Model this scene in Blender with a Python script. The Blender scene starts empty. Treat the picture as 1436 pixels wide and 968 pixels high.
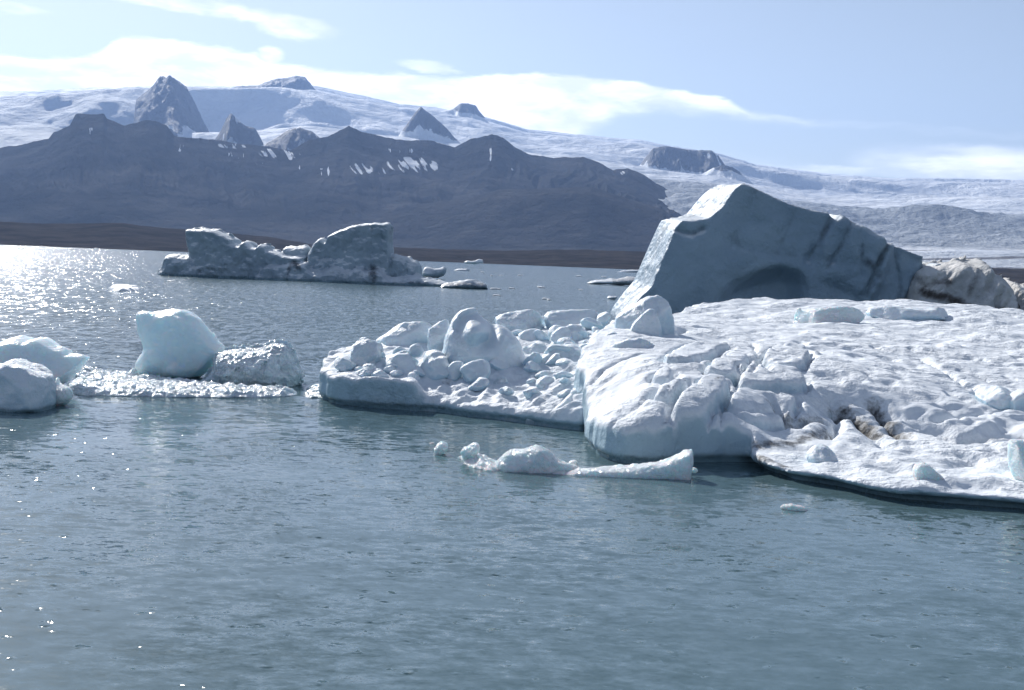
import bpy, math, time
import numpy as np
from mathutils import Matrix, Vector
T0 = time.time()
R = math.radians
sc = bpy.context.scene
col = sc.collection

# ------------------------------------------------------------------ camera
CAMZ, F = 4.0, 1733.0
PITCH, ROLL = R(3.86), R(2.27)
fw = np.array([0, math.cos(PITCH), -math.sin(PITCH)])
r0 = np.array([1.0, 0, 0]); u0 = np.array([0, math.sin(PITCH), math.cos(PITCH)])
rt = math.cos(ROLL)*r0 + math.sin(ROLL)*u0
up = -math.sin(ROLL)*r0 + math.cos(ROLL)*u0
cam = bpy.data.objects.new('camera', bpy.data.cameras.new('camera')); col.objects.link(cam)
cam.matrix_world = Matrix(((rt[0], up[0], -fw[0], 0), (rt[1], up[1], -fw[1], 0), (rt[2], up[2], -fw[2], CAMZ), (0, 0, 0, 1)))
cam.data.sensor_width = 36; cam.data.lens = 36*F/1436; cam.data.clip_end = 60000; cam.data.clip_start = 0.1
sc.camera = cam

def ray(px, py):
    return fw + (px-718)/F*rt - (py-484)/F*up
def P(px, py, Y):                      # point of a sight line at distance Y
    d = ray(px, py); return np.array([0, 0, CAMZ]) + d*(Y/d[1])
def W(px, py, z=0.0):                  # point of a sight line on the water
    d = ray(px, py); t = (z-CAMZ)/d[2]; return np.array([0, 0, CAMZ]) + d*t
def AE(px, py):                        # azimuth, tangent of elevation
    d = ray(px, py); return math.atan2(d[0], d[1]), d[2]/math.hypot(d[0], d[1])

# ------------------------------------------------------------------ noise
rs = np.random.RandomState(7)
PERM = np.concatenate([rs.permutation(256)]*4).astype(np.int32)
GR = rs.normal(size=(256, 3)).astype(np.float32); GR /= np.linalg.norm(GR, axis=1)[:, None]
def perlin(x, y, z):
    x, y, z = np.broadcast_arrays(np.asarray(x, np.float32), np.asarray(y, np.float32), np.asarray(z, np.float32))
    xi = np.floor(x).astype(np.int32); yi = np.floor(y).astype(np.int32); zi = np.floor(z).astype(np.int32)
    fx, fy, fz = x-xi, y-yi, z-zi
    u, v, w = (t*t*t*(t*(t*6-15)+10) for t in (fx, fy, fz))
    xi &= 255; yi &= 255; zi &= 255
    out = 0
    for a in (0, 1):
        for b in (0, 1):
            for c in (0, 1):
                g = GR[PERM[PERM[PERM[(xi+a) & 255] + ((yi+b) & 255)] + ((zi+c) & 255)] & 255]
                dt = g[..., 0]*(fx-a) + g[..., 1]*(fy-b) + g[..., 2]*(fz-c)
                out = out + dt*(u if a else 1-u)*(v if b else 1-v)*(w if c else 1-w)
    return out*1.5
def fbm(x, y, z, o=4, g=0.5):
    s = 0; a = 1.0; t = 0
    for i in range(o):
        s = s + a*perlin(x*2**i+i*17.3, y*2**i+i*5.1, z*2**i-i*9.7); t += a; a *= g
    return s/t
def ridged(x, y, z, o=4, g=0.5):
    s = 0; a = 1.0; t = 0
    for i in range(o):
        s = s + a*(1-2*np.abs(perlin(x*2**i+i*17.3, y*2**i+i*5.1, z*2**i-i*9.7))); t += a; a *= g
    return s/t
def ss(a, b, x):
    t = np.clip((x-a)/(b-a), 0, 1); return t*t*(3-2*t)
def smax(a, b, k):
    h = np.clip(0.5+0.5*(a-b)/k, 0, 1); return b+(a-b)*h + k*h*(1-h)
def smin(a, b, k): return -smax(-a, -b, k)

def poly_sd(X, Z, poly):               # signed distance, negative inside
    X = X.astype(np.float32); Z = Z.astype(np.float32)
    d = np.full(X.shape, 1e9, np.float32); ins = np.zeros(X.shape, bool)
    n = len(poly)
    for i in range(n):
        ax, az = poly[i]; bx, bz = poly[(i+1) % n]
        ex, ez = bx-ax, bz-az; l = ex*ex+ez*ez+1e-12
        t = np.clip(((X-ax)*ex+(Z-az)*ez)/l, 0, 1)
        d = np.minimum(d, (X-ax-t*ex)**2+(Z-az-t*ez)**2)
        c = ((az > Z) != (bz > Z)) & (X < (bx-ax)*(Z-az)/((bz-az) if bz != az else 1e-12)+ax)
        ins ^= c
    d = np.sqrt(d); return np.where(ins, -d, d)
def line_d(X, Y, pts):
    d = np.full(X.shape, 1e9, np.float32)
    for (ax, ay), (bx, by) in zip(pts[:-1], pts[1:]):
        ex, ey = bx-ax, by-ay; l = ex*ex+ey*ey+1e-12
        t = np.clip(((X-ax)*ex+(Y-ay)*ey)/l, 0, 1)
        d = np.minimum(d, (X-ax-t*ex)**2+(Y-ay-t*ey)**2)
    return np.sqrt(d)
def chaikin(p, n=1, closed=True):
    p = [np.array(q, float) for q in p]
    for _ in range(n):
        q = []
        for i in range(len(p) if closed else len(p)-1):
            a, b = p[i], p[(i+1) % len(p)]
            q += [a*.8+b*.2, a*.2+b*.8]
        p = q
    return p

# ------------------------------------------------------------------ meshes
def mesh_obj(name, verts, faces, mat, attrs=None, parent=None, smooth=True):
    me = bpy.data.meshes.new(name)
    verts = np.asarray(verts, np.float32); faces = np.asarray(faces, np.int32)
    me.vertices.add(len(verts)); me.vertices.foreach_set('co', verts.ravel())
    k = faces.shape[1]
    me.loops.add(faces.size); me.loops.foreach_set('vertex_index', faces.ravel())
    me.polygons.add(len(faces))
    me.polygons.foreach_set('loop_start', np.arange(0, faces.size, k, dtype=np.int32))
    me.polygons.foreach_set('loop_total', np.full(len(faces), k, np.int32))
    me.update(calc_edges=True); me.validate()
    me.polygons.foreach_set('use_smooth', np.full(len(me.polygons), smooth))
    for a, v in (attrs or {}).items():
        at = me.attributes.new(a, 'FLOAT', 'POINT'); at.data.foreach_set('value', np.asarray(v, np.float32))
    me.materials.append(mat)
    o = bpy.data.objects.new(name, me); col.objects.link(o)
    if parent: o.parent = parent
    return o
def tag(o, label=None, cat=None, group=None, kind=None):
    if label: o['label'] = label
    if cat: o['category'] = cat
    if group: o['group'] = group
    if kind: o['kind'] = kind
    return o
def recenter(o):                       # put the origin at the thing's base
    me = o.data; n = len(me.vertices); c = np.empty(n*3, np.float32); me.vertices.foreach_get('co', c); c = c.reshape(-1, 3)
    b = np.array([(c[:, 0].min()+c[:, 0].max())/2, (c[:, 1].min()+c[:, 1].max())/2, max(0.0, c[:, 2].min())])
    me.vertices.foreach_set('co', (c-b).astype(np.float32).ravel()); o.location = b; me.update()

def nets(Fd, o, h):
    n = Fd.shape; S = Fd < 0
    C = np.zeros((n[0]-1, n[1]-1, n[2]-1), np.int8)
    for a in (0, 1):
        for b in (0, 1):
            for c in (0, 1):
                C += S[a:n[0]-1+a, b:n[1]-1+b, c:n[2]-1+c]
    act = np.argwhere((C > 0) & (C < 8))
    idx = np.full(C.shape, -1, np.int32); idx[tuple(act.T)] = np.arange(len(act))
    acc = np.zeros((len(act), 3), np.float32); cnt = np.zeros(len(act), np.float32)
    cor = [(a, b, c) for a in (0, 1) for b in (0, 1) for c in (0, 1)]
    vals = {q: Fd[act[:, 0]+q[0], act[:, 1]+q[1], act[:, 2]+q[2]] for q in cor}
    for q in cor:
        for ax in range(3):
            if q[ax] == 0:
                r = list(q); r[ax] = 1; r = tuple(r)
                v0, v1 = vals[q], vals[r]; m = (v0 < 0) != (v1 < 0)
                t = np.where(m, v0/np.where(m, v0-v1, 1), 0)
                p = np.zeros((len(act), 3), np.float32); p[:] = q; p[:, ax] += t
                acc += p*m[:, None]; cnt += m
    V = (act + acc/cnt[:, None])*h + np.array(o)
    Fs = []
    for ax in range(3):
        b, c = [(1, 2), (2, 0), (0, 1)][ax]
        sl0 = [slice(None)]*3; sl1 = [slice(None)]*3; sl0[ax] = slice(0, n[ax]-1); sl1[ax] = slice(1, n[ax])
        s0, s1 = S[tuple(sl0)], S[tuple(sl1)]
        e = np.argwhere(s0 != s1); e = e[(e[:, b] > 0) & (e[:, c] > 0) & (e[:, b] < n[b]-1) & (e[:, c] < n[c]-1)]
        if not len(e): continue
        def cell(db, dc):
            q = e.copy(); q[:, b] += db; q[:, c] += dc; return idx[tuple(q.T)]
        quad = np.stack([cell(-1, -1), cell(0, -1), cell(0, 0), cell(-1, 0)], 1)
        fl = s0[tuple(e.T)]
        quad[~fl] = quad[~fl][:, ::-1]
        Fs.append(quad)
    Fq = np.concatenate(Fs)
    return V, Fq[(Fq >= 0).all(1)]

def band_noise(S, xs, ys, zs, fn, band):   # add a 3-D displacement only near the surface
    m = np.abs(S) < band; i = np.argwhere(m)
    S[m] += fn(xs[i[:, 0]], ys[i[:, 1]], zs[i[:, 2]]).astype(np.float32)
    return S

# a lump of ice whose outline is traced at distance Y, with real depth and pillowed or faceted faces
def lump_field(d, X3, Y3, Z3, xs, zs, rnd):
    Yc = d['Y']
    pl = [P(a, b, Yc) for a, b in d['poly']]
    pl = [(q[0], q[2]) for q in chaikin([(p[0], p[2]) for p in pl], d.get('ch', 2)) for q in [(q[0], 0, q[1])]] if d.get('ch', 2) else [(p[0], p[2]) for p in pl]
    XX, ZZ = np.meshgrid(xs, zs, indexing='ij')
    sd = poly_sd(XX, ZZ, pl)
    if 'polyb' in d:
        plb = [P(a, b, Yc) for a, b in d['polyb']]; sdb = poly_sd(XX, ZZ, [(p[0], p[2]) for p in plb])
    dep = d['depth']/2; edge = d.get('edge', dep)
    q = np.clip(-sd/edge, 0, 1)
    Tk = dep*np.sqrt(np.clip(1-(1-q)**2, 0, 1))
    if 'front' in d: Tk = Tk + d['front'](XX, ZZ)*(q > 0)
    z0 = min(p[1] for p in pl); z1 = max(p[1] for p in pl); x0 = min(p[0] for p in pl); x1 = max(p[0] for p in pl)
    yc = Yc + d.get('lean', 0.0)*(ZZ-(z0+z1)/2) + d.get('yaw', 0.0)*(XX-(x0+x1)/2)
    f = np.abs(Y3-yc[:, None, :]) - Tk[:, None, :]
    s2 = sd[:, None, :]
    if 'polyb' in d:
        t = np.clip((yc[:, None, :]+dep*.2-Y3)/(dep*1.2), 0, 1)
        s2 = s2*(1-t)+sdb[:, None, :]*t
    S = smax(f*d.get('fs', .8), s2+0*Y3, d.get('k', .035*min(x1-x0, z1-z0)+1e-3))
    for j in range(max(0, d.get('facets', 0))):
        az = rnd.uniform(0, 2*math.pi); el = rnd.uniform(-.15, .9)
        nrm = np.array([math.cos(az)*math.cos(el)*.6, -abs(math.sin(az))*math.cos(el) if rnd.rand() < .75 else math.sin(az)*math.cos(el), math.sin(el)])
        nrm /= np.linalg.norm(nrm)
        ext = abs(nrm[0])*(x1-x0)/2+abs(nrm[1])*dep+abs(nrm[2])*(z1-z0)/2
        off = ext*rnd.uniform(.36, .62)
        S = smax(S, nrm[0]*(X3-(x0+x1)/2)+nrm[1]*(Y3-yc[:, None, :])+nrm[2]*(Z3-(z0+z1)/2)-off, d.get('fk', .02))
    return S, (x0, x1, z0, z1)

def lump(name, label, cat, mat, subs, vox, amp=.05, fr=1.5, seed=0, group=None, noise=None, zmin=-.25, dirt=None, parent=None, notch=0, yclip=None):
    rnd = np.random.RandomState(seed+11)
    if isinstance(subs, dict): subs = [subs]
    bb = []
    for d in subs:
        pp = [P(a, b, d['Y']) for a, b in d['poly']]
        dx = d['depth']/2*1.25 + abs(d.get('lean', 0))*3 + abs(d.get('yaw', 0))*(max(p[0] for p in pp)-min(p[0] for p in pp))/2 + d.get('pad', 0)
        bb.append((min(p[0] for p in pp), max(p[0] for p in pp), d['Y']-dx, d['Y']+dx, min(p[2] for p in pp), max(p[2] for p in pp)))
    bb = np.array(bb); m = 3*vox+amp*1.5
    lo = np.array([bb[:, 0].min()-m, bb[:, 2].min()-m, max(bb[:, 4].min()-m, zmin-2*vox)]); hi = np.array([bb[:, 1].max()+m, bb[:, 3].max()+m, bb[:, 5].max()+m])
    xs, ys, zs = (np.arange(lo[i], hi[i]+vox, vox).astype(np.float32) for i in range(3))
    X3, Y3, Z3 = xs[:, None, None], ys[None, :, None], zs[None, None, :]
    S = None
    for d in subs:
        s, _ = lump_field(d, X3, Y3, Z3, xs, zs, rnd)
        S = s if S is None else smin(S, s, d.get('uk', .12))
    S = (S+np.zeros((len(xs), len(ys), len(zs)))).astype(np.float32)
    nz = noise or (lambda x, y, z: amp*fbm(x*fr+seed*3.7, y*fr, z*fr, 4, .5))
    S = band_noise(S, xs, ys, zs, nz, 4*vox+2*amp)
    if notch: S = S + (notch*np.exp(-((Z3-.02)/.12)**2)).astype(np.float32)
    S = np.maximum(S, zmin-Z3)
    S[0] = S[-1] = 9; S[:, 0] = S[:, -1] = 9; S[:, :, 0] = S[:, :, -1] = 9
    V, Q = nets(S, lo, vox)
    at = {'dirt': dirt(V) if dirt else np.zeros(len(V))}
    o = mesh_obj(name, V, Q, mat, at, parent); recenter(o)
    if parent is None: tag(o, label, cat, group)
    return o

# ------------------------------------------------------------------ node helpers
class N:
    def __init__(s, name, world=False):
        if world:
            s.m = bpy.data.worlds.new(name); sc.world = s.m
        else: s.m = bpy.data.materials.new(name)
        s.m.use_nodes = True; s.t = s.m.node_tree; s.t.nodes.clear()
    def n(s, typ, **k):
        nd = s.t.nodes.new(typ)
        for a, v in k.items():
            if a in ('inp',):
                for b, w in v.items(): s.set(nd, b, w)
            else: setattr(nd, a, v)
        return nd
    def set(s, nd, key, v):
        i = nd.inputs[key]
        if isinstance(v, bpy.types.NodeSocket): s.t.links.new(v, i)
        elif hasattr(v, 'outputs'): s.t.links.new(v.outputs[0], i)
        else: i.default_value = v
    def M(s, op, a, b=None, c=None, clamp=False):
        nd = s.n('ShaderNodeMath', operation=op, use_clamp=clamp); s.set(nd, 0, a)
        if b is not None: s.set(nd, 1, b)
        if c is not None: s.set(nd, 2, c)
        return nd.outputs[0]
    def mr(s, v, a, b, c=0.0, d=1.0, smooth=True):
        nd = s.n('ShaderNodeMapRange', interpolation_type='SMOOTHSTEP' if smooth else 'LINEAR')
        s.set(nd, 0, v); s.set(nd, 1, a); s.set(nd, 2, b); s.set(nd, 3, c); s.set(nd, 4, d); return nd.outputs[0]
    def mix(s, f, a, b):
        nd = s.n('ShaderNodeMix', data_type='RGBA'); s.set(nd, 0, f); s.set(nd, 6, a); s.set(nd, 7, b); return nd.outputs[2]
    def noise(s, vec, scale, detail=3, rough=.5, dist=0.0):
        nd = s.n('ShaderNodeTexNoise'); s.set(nd, 'Vector', vec); s.set(nd, 'Scale', scale); s.set(nd, 'Detail', detail); s.set(nd, 'Roughness', rough); s.set(nd, 'Distortion', dist); return nd
    def vm(s, op, a, b=None, scale=None):
        nd = s.n('ShaderNodeVectorMath', operation=op); s.set(nd, 0, a)
        if b is not None: s.set(nd, 1, b)
        if scale is not None: s.set(nd, 'Scale', scale)
        return nd.outputs[0]
    def pos(s): return s.n('ShaderNodeNewGeometry').outputs['Position']
    def attr(s, name): return s.n('ShaderNodeAttribute', attribute_name=name).outputs['Fac']
    def bump(s, h, dist, strength=1.0, nrm=None):
        nd = s.n('ShaderNodeBump'); s.set(nd, 'Height', h); s.set(nd, 'Distance', dist); s.set(nd, 'Strength', strength)
        if nrm is not None: s.set(nd, 'Normal', nrm)
        return nd.outputs[0]
    def bsdf(s, **k):
        b = s.n('ShaderNodeBsdfPrincipled')
        for a, v in k.items(): s.set(b, a.replace('_', ' '), v)
        o = s.n('ShaderNodeOutputMaterial'); s.t.links.new(b.outputs[0], o.inputs[0]); s.b = b; s.o = o
        return s.m

# ------------------------------------------------------------------ light and sky
SUN_AZ, SUN_EL = R(-27), R(31)     # azimuth measured from +Y towards +X
SUN_S, SKY_S, EXPO = 5.0, 0.086, 0.22
sd_ = np.array([math.sin(SUN_AZ)*math.cos(SUN_EL), math.cos(SUN_AZ)*math.cos(SUN_EL), math.sin(SUN_EL)])
sun = bpy.data.lights.new('sun', 'SUN'); sun.energy = SUN_S; sun.angle = R(.53); sun.color = (1, .97, .93)
so = bpy.data.objects.new('sun', sun); col.objects.link(so)
so.rotation_euler = Vector(sd_).to_track_quat('Z', 'Y').to_euler(); so.location = (-50, 60, 80)

w = N('World', world=True)
sky = w.n('ShaderNodeTexSky', sky_type='NISHITA', sun_disc=False, sun_elevation=SUN_EL, sun_rotation=SUN_AZ, altitude=20, air_density=1.0, dust_density=.4, ozone_density=2.6)
dirv = w.n('ShaderNodeTexCoord').outputs['Generated']
sep = w.n('ShaderNodeSeparateXYZ'); w.set(sep, 0, dirv)
az = w.M('ARCTAN2', sep.outputs[0], sep.outputs[1]); el = w.M('ARCSINE', sep.outputs[2])
cv = w.n('ShaderNodeCombineXYZ'); w.set(cv, 0, w.M('MULTIPLY', az, 1.0)); w.set(cv, 1, w.M('MULTIPLY', el, 3.2)); w.set(cv, 2, .3)
n1 = w.noise(cv, 9, 7, .58, .3).outputs[0]
n2 = w.noise(cv, 34, 5, .6).outputs[0]
def azel(px, py):
    d = ray(px, py); d = d/np.linalg.norm(d); return math.atan2(d[0], d[1]), math.asin(d[2])
A0, A1, E0, E1 = -.6, .6, 0.0, .4
def curve(pts):
    fc = w.n('ShaderNodeFloatCurve'); c = fc.mapping.curves[0]
    pts = sorted(((azel(*p)[0]-A0)/(A1-A0), (azel(*p)[1]-E0)/(E1-E0)) for p in pts)
    c.points[0].location = pts[0]; c.points[1].location = pts[-1]
    for p in pts[1:-1]: c.points.new(*p)
    fc.mapping.update(); w.set(fc, 'Value', w.M('DIVIDE', w.M('SUBTRACT', az, A0), A1-A0))
    return w.M('MULTIPLY_ADD', fc.outputs[0], E1-E0, E0)
upc = curve([(-200, 80), (0, 72), (80, 80), (140, 74), (165, 55), (230, 55), (300, 66), (390, 80), (440, 92), (520, 99), (640, 103), (720, 99), (860, 108), (1000, 132), (1060, 158), (1140, 168), (1190, 171), (1250, 175)])
loc = curve([(-200, 160), (0, 150), (600, 170), (680, 225), (800, 200), (840, 178), (880, 160), (1000, 163), (1060, 169), (1140, 174), (1190, 173), (1250, 176)])
wob = w.M('MULTIPLY_ADD', n1, .016, -.008); wob2 = w.M('MULTIPLY_ADD', n2, .010, -.005)
e2 = w.M('ADD', el, w.M('ADD', wob, wob2))
band = w.M('MULTIPLY', w.mr(w.M('SUBTRACT', upc, e2), -.001, .0045), w.mr(w.M('SUBTRACT', e2, loc), -.006, .012))
dens = w.M('MULTIPLY', band, w.mr(n1, .25, .6, .72, 1.0))
def wisp(px, py, hx, hy, ang, amt):
    a, e = azel(px, py); ca, sa = math.cos(R(-ang)), math.sin(R(-ang)); global dens
    dx = w.M('SUBTRACT', az, a); dy = w.M('SUBTRACT', e2, e)
    u_ = w.M('DIVIDE', w.M('ADD', w.M('MULTIPLY', dx, ca), w.M('MULTIPLY', dy, sa)), hx/F)
    v_ = w.M('DIVIDE', w.M('SUBTRACT', w.M('MULTIPLY', dy, ca), w.M('MULTIPLY', dx, sa)), hy/F)
    r_ = w.M('ADD', w.M('MULTIPLY', u_, u_), w.M('MULTIPLY', v_, v_))
    f_ = w.M('MULTIPLY', w.mr(r_, 1.0, .0), w.M('MULTIPLY', w.mr(n1, .3, .62), amt))
    dens = w.M('MAXIMUM', dens, f_)
for a in [(270, 6, 170, 16, 5, 1.1), (415, 38, 70, 22, 6, 1.0), (602, 93, 55, 8, 2, .7), (10, 14, 60, 10, 0, .8), (1370, 232, 180, 34, 2, .8), (1250, 243, 260, 12, 1, .6), (660, 215, 800, 40, 3, .3), (770, 148, 30, 6, 0, .3), (380, 74, 22, 12, 0, .9), (60, 118, 90, 16, 0, .4)]: wisp(*a)
shade = w.mr(w.noise(cv, 16, 5, .55, .2).outputs[0], .35, .68)
ccol = w.mix(shade, (.98, 1.01, 1.06, 1), (1.62, 1.60, 1.57, 1))
bg1 = w.n('ShaderNodeBackground'); hs = w.n('ShaderNodeHueSaturation'); hs.inputs['Saturation'].default_value = .64; w.set(hs, 'Color', sky); w.set(bg1, 0, hs); bg1.inputs[1].default_value = SKY_S
bg2 = w.n('ShaderNodeBackground'); w.set(bg2, 0, ccol); bg2.inputs[1].default_value = 1.0
mx = w.n('ShaderNodeMixShader'); w.set(mx, 0, w.M('MINIMUM', dens, .97)); w.set(mx, 1, bg1.outputs[0]); w.set(mx, 2, bg2.outputs[0])
wo = w.n('ShaderNodeOutputWorld'); w.t.links.new(mx.outputs[0], wo.inputs[0])
sc.view_settings.view_transform = 'Standard'; sc.view_settings.look = 'None'; sc.view_settings.exposure = EXPO; sc.view_settings.gamma = 1

# ------------------------------------------------------------------ materials
def ice_mat(name, snow, ice, lo=.15, hi=.65, sss=0.0, rad=(.1, .2, .26), rough=.55, b1=(2.2, .10), b2=(11, .03), dirtc=(.075, .072, .070), wet=.22, wetc=(.10, .19, .22), trans=0.0, spec=.35, sssscale=1.0, dn=5.0, var=None):
    m = N(name); p = m.pos(); g = m.n('ShaderNodeNewGeometry')
    nz = m.n('ShaderNodeSeparateXYZ'); m.set(nz, 0, g.outputs['Normal'])
    pz = m.n('ShaderNodeSeparateXYZ'); m.set(pz, 0, p)
    na = m.noise(p, 1.3, 4, .6).outputs[0]; nb = m.noise(p, 6, 5, .65).outputs[0]
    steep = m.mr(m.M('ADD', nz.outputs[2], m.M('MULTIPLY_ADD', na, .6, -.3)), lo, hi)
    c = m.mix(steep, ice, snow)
    c = m.mix(m.mr(nb, .35, .75, 0, .18), c, (ice[0]*.75, ice[1]*.82, ice[2]*.88, 1))
    if var: c = m.mix(m.mr(m.noise(p, var, 6, .65, .6).outputs[0], .35, .7, 0, .6), c, (ice[0]*.55, ice[1]*.62, ice[2]*.68, 1))
    dt = m.mr(m.M('ADD', m.attr('dirt'), m.M('MULTIPLY_ADD', m.noise(p, dn, 5, .7).outputs[0], .9, -.5)), .25, .75)
    c = m.mix(dt, c, dirtc+(1,))
    wt = m.mr(m.M('ADD', pz.outputs[2], m.M('MULTIPLY_ADD', na, .15, -.07)), wet, wet*.3)
    c = m.mix(m.M('MULTIPLY', wt, .75), c, wetc+(1,))
    mk = m.mr(m.noise(p, b1[0]*.16, 3, .6).outputs[0], .38, .66, .15, 1.25); s1 = m.M('MULTIPLY', m.noise(p, b1[0], 5, .6).outputs[0], mk); s2 = m.M('MULTIPLY', m.noise(p, b2[0], 4, .6).outputs[0], m.mr(m.noise(p, b1[0]*.3, 3, .6).outputs[0], .35, .65, .3, 1.2))
    nrm = m.bump(s2, b2[1], 1.0, m.bump(s1, b1[1]))
    m.bsdf(Base_Color=c, Roughness=m.mr(wt, 0, 1, rough, rough*.4), Normal=nrm)
    m.b.inputs['Specular IOR Level'].default_value = spec; m.b.inputs['IOR'].default_value = 1.31
    if sss:
        m.b.inputs['Subsurface Weight'].default_value = sss; m.b.inputs['Subsurface Radius'].default_value = rad; m.b.inputs['Subsurface Scale'].default_value = sssscale
    if trans: m.b.inputs['Transmission Weight'].default_value = trans
    return m.m
M_SNOW = ice_mat('snow_ice', (.84, .87, .90, 1), (.46, .60, .68, 1), lo=.05, hi=.5, rough=.6, b1=(2.6, .16), b2=(12, .035), sss=.0)
M_BLOCK = ice_mat('block_ice', (.82, .87, .90, 1), (.52, .66, .74, 1), lo=-.1, hi=.5, sss=.25, rad=(.06, .11, .14), rough=.5, b1=(2.4, .16), b2=(10, .035), wet=.15)
M_BLUE = ice_mat('blue_ice', (.86, .91, .92, 1), (.68, .82, .86, 1), sss=1.0, rad=(.35, .55, .62), rough=.3, b1=(1.6, .10), b2=(7, .03), wet=.06, spec=.5)
M_CLEAR = ice_mat('clear_ice', (.93, .96, .96, 1), (.84, .93, .94, 1), sss=.8, rad=(.10, .20, .22), rough=.10, b1=(6, .14), b2=(18, .05), wet=.0, spec=1.0)
M_BIT = ice_mat('drift_ice', (.86, .88, .90, 1), (.62, .72, .78, 1), lo=-.1, hi=.4, rough=.5, wet=.02, sss=0.0)
M_KNOB = ice_mat('knobbly_ice', (.78, .84, .87, 1), (.55, .66, .71, 1), sss=.3, rad=(.1, .15, .18), rough=.15, b1=(7, .12), b2=(15, .09), wet=.03, spec=.8)
M_DARK = ice_mat('dark_ice', (.80, .83, .85, 1), (.37, .465, .55, 1), lo=.40, hi=.85, rough=.5, b1=(.5, .4), b2=(2.5, .14), dirtc=(.05, .06, .068), wet=.8, wetc=(.10, .15, .19), dn=.5, var=.16)  # grey-blue ice of the tilted berg, with dirt streaks
M_FAR = ice_mat('far_ice', (.80, .83, .85, 1), (.40, .48, .54, 1), lo=.35, hi=.75, rough=.5, b1=(.4, .5), b2=(1.6, .15), dirtc=(.04, .05, .06), wet=.5, dn=.8, var=.2)
M_DIRTY = ice_mat('dirty_ice', (.78, .76, .73, 1), (.60, .58, .56, 1), lo=.2, hi=.8, rough=.8, b1=(.8, .4), b2=(3.5, .12), dirtc=(.07, .06, .052), wet=.5, dn=1.2, var=.5)

def water_mat():
    m = N('lake_water'); p = m.pos()
    a = m.n('ShaderNodeMapping'); m.set(a, 'Vector', p); a.inputs['Rotation'].default_value = (0, 0, R(8)); a.inputs['Scale'].default_value = (.55, 1.0, 1.0)
    a2 = m.n('ShaderNodeMapping'); m.set(a2, 'Vector', p); a2.inputs['Rotation'].default_value = (0, 0, R(-6)); a2.inputs['Scale'].default_value = (3.6, 1.0, 1.0)
    def slope(scale, detail, rough, amp, seed, a=a):
        b = m.vm('ADD', a.outputs[0], (seed*3.1, seed*7.7, seed)); nd = m.noise(b, scale, detail, rough)
        return m.vm('MULTIPLY', m.vm('SUBTRACT', nd.outputs['Color'], (.5, .5, .5)), (amp*.75, amp, 0))
    calm = m.mr(m.noise(p, .16, 4, .6, .5).outputs[0], .36, .66, .45, 1.55)
    sep = m.n('ShaderNodeSeparateXYZ'); m.set(sep, 0, p)
    farr = m.mr(sep.outputs[1], 22, 55, .6, 1.15)
    s = m.vm('ADD', slope(.9, 3, .65, .24, 1), slope(4.5, 5, .8, .95, 2))
    s = m.vm('SCALE', s, scale=m.M('MULTIPLY', calm, farr))
    s = m.vm('ADD', s, m.vm('SCALE', slope(.55, 3, .75, 1.6, 3, a2), scale=m.mr(sep.outputs[1], 36, 80)))
    s = m.vm('ADD', s, m.vm('SCALE', slope(.16, 3, .75, 1.0, 4, a2), scale=m.mr(sep.outputs[1], 120, 260)))
    gate = m.M('MULTIPLY', m.mr(m.noise(p, 3.2, 2, .6).outputs[0], .60, .72), m.mr(m.noise(p, .3, 2, .5).outputs[0], .36, .60, .35, 1))
    s = m.vm('ADD', s, m.vm('SCALE', slope(13, 1, .5, 2.3, 5), scale=gate))
    rg = m.mr(sep.outputs[1], 24, 60, .095, .15)
    nrm = m.vm('NORMALIZE', m.vm('ADD', s, (0, 0, 1)))
    c = m.mix(m.mr(m.noise(p, .03, 3, .5).outputs[0], .3, .7), (.074, .130, .148, 1), (.096, .158, .176, 1))
    m.bsdf(Base_Color=c, Roughness=rg, Normal=nrm); m.b.inputs['IOR'].default_value = 1.333
    return m.m
M_WATER = water_mat()

def rock_mat(name, c1, c2, scale, bumpd, snowc=(.80, .82, .85, 1)):
    m = N(name); p = m.pos()
    n_ = m.noise(p, scale, 7, .62).outputs[0]
    c = m.mix(m.mr(n_, .3, .7), c1, c2)
    sn = m.mr(m.M('ADD', m.attr('snow'), m.M('MULTIPLY_ADD', m.noise(p, scale*3, 6, .7).outputs[0], .6, -.3)), .35, .6)
    c = m.mix(sn, c, snowc)
    m.bsdf(Base_Color=c, Roughness=.9, Normal=m.bump(n_, bumpd)); m.b.inputs['Specular IOR Level'].default_value = .0
    return m.m
M_MOUNT = rock_mat('mountain_rock', (.028, .031, .036, 1), (.080, .079, .080, 1), .0028, 110)
M_PEAK = rock_mat('peak_rock', (.035, .037, .042, 1), (.085, .085, .09, 1), .006, 90)
M_SHORE = rock_mat('moraine_gravel', (.028, .026, .025, 1), (.062, .055, .051, 1), .02, 10)
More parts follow.
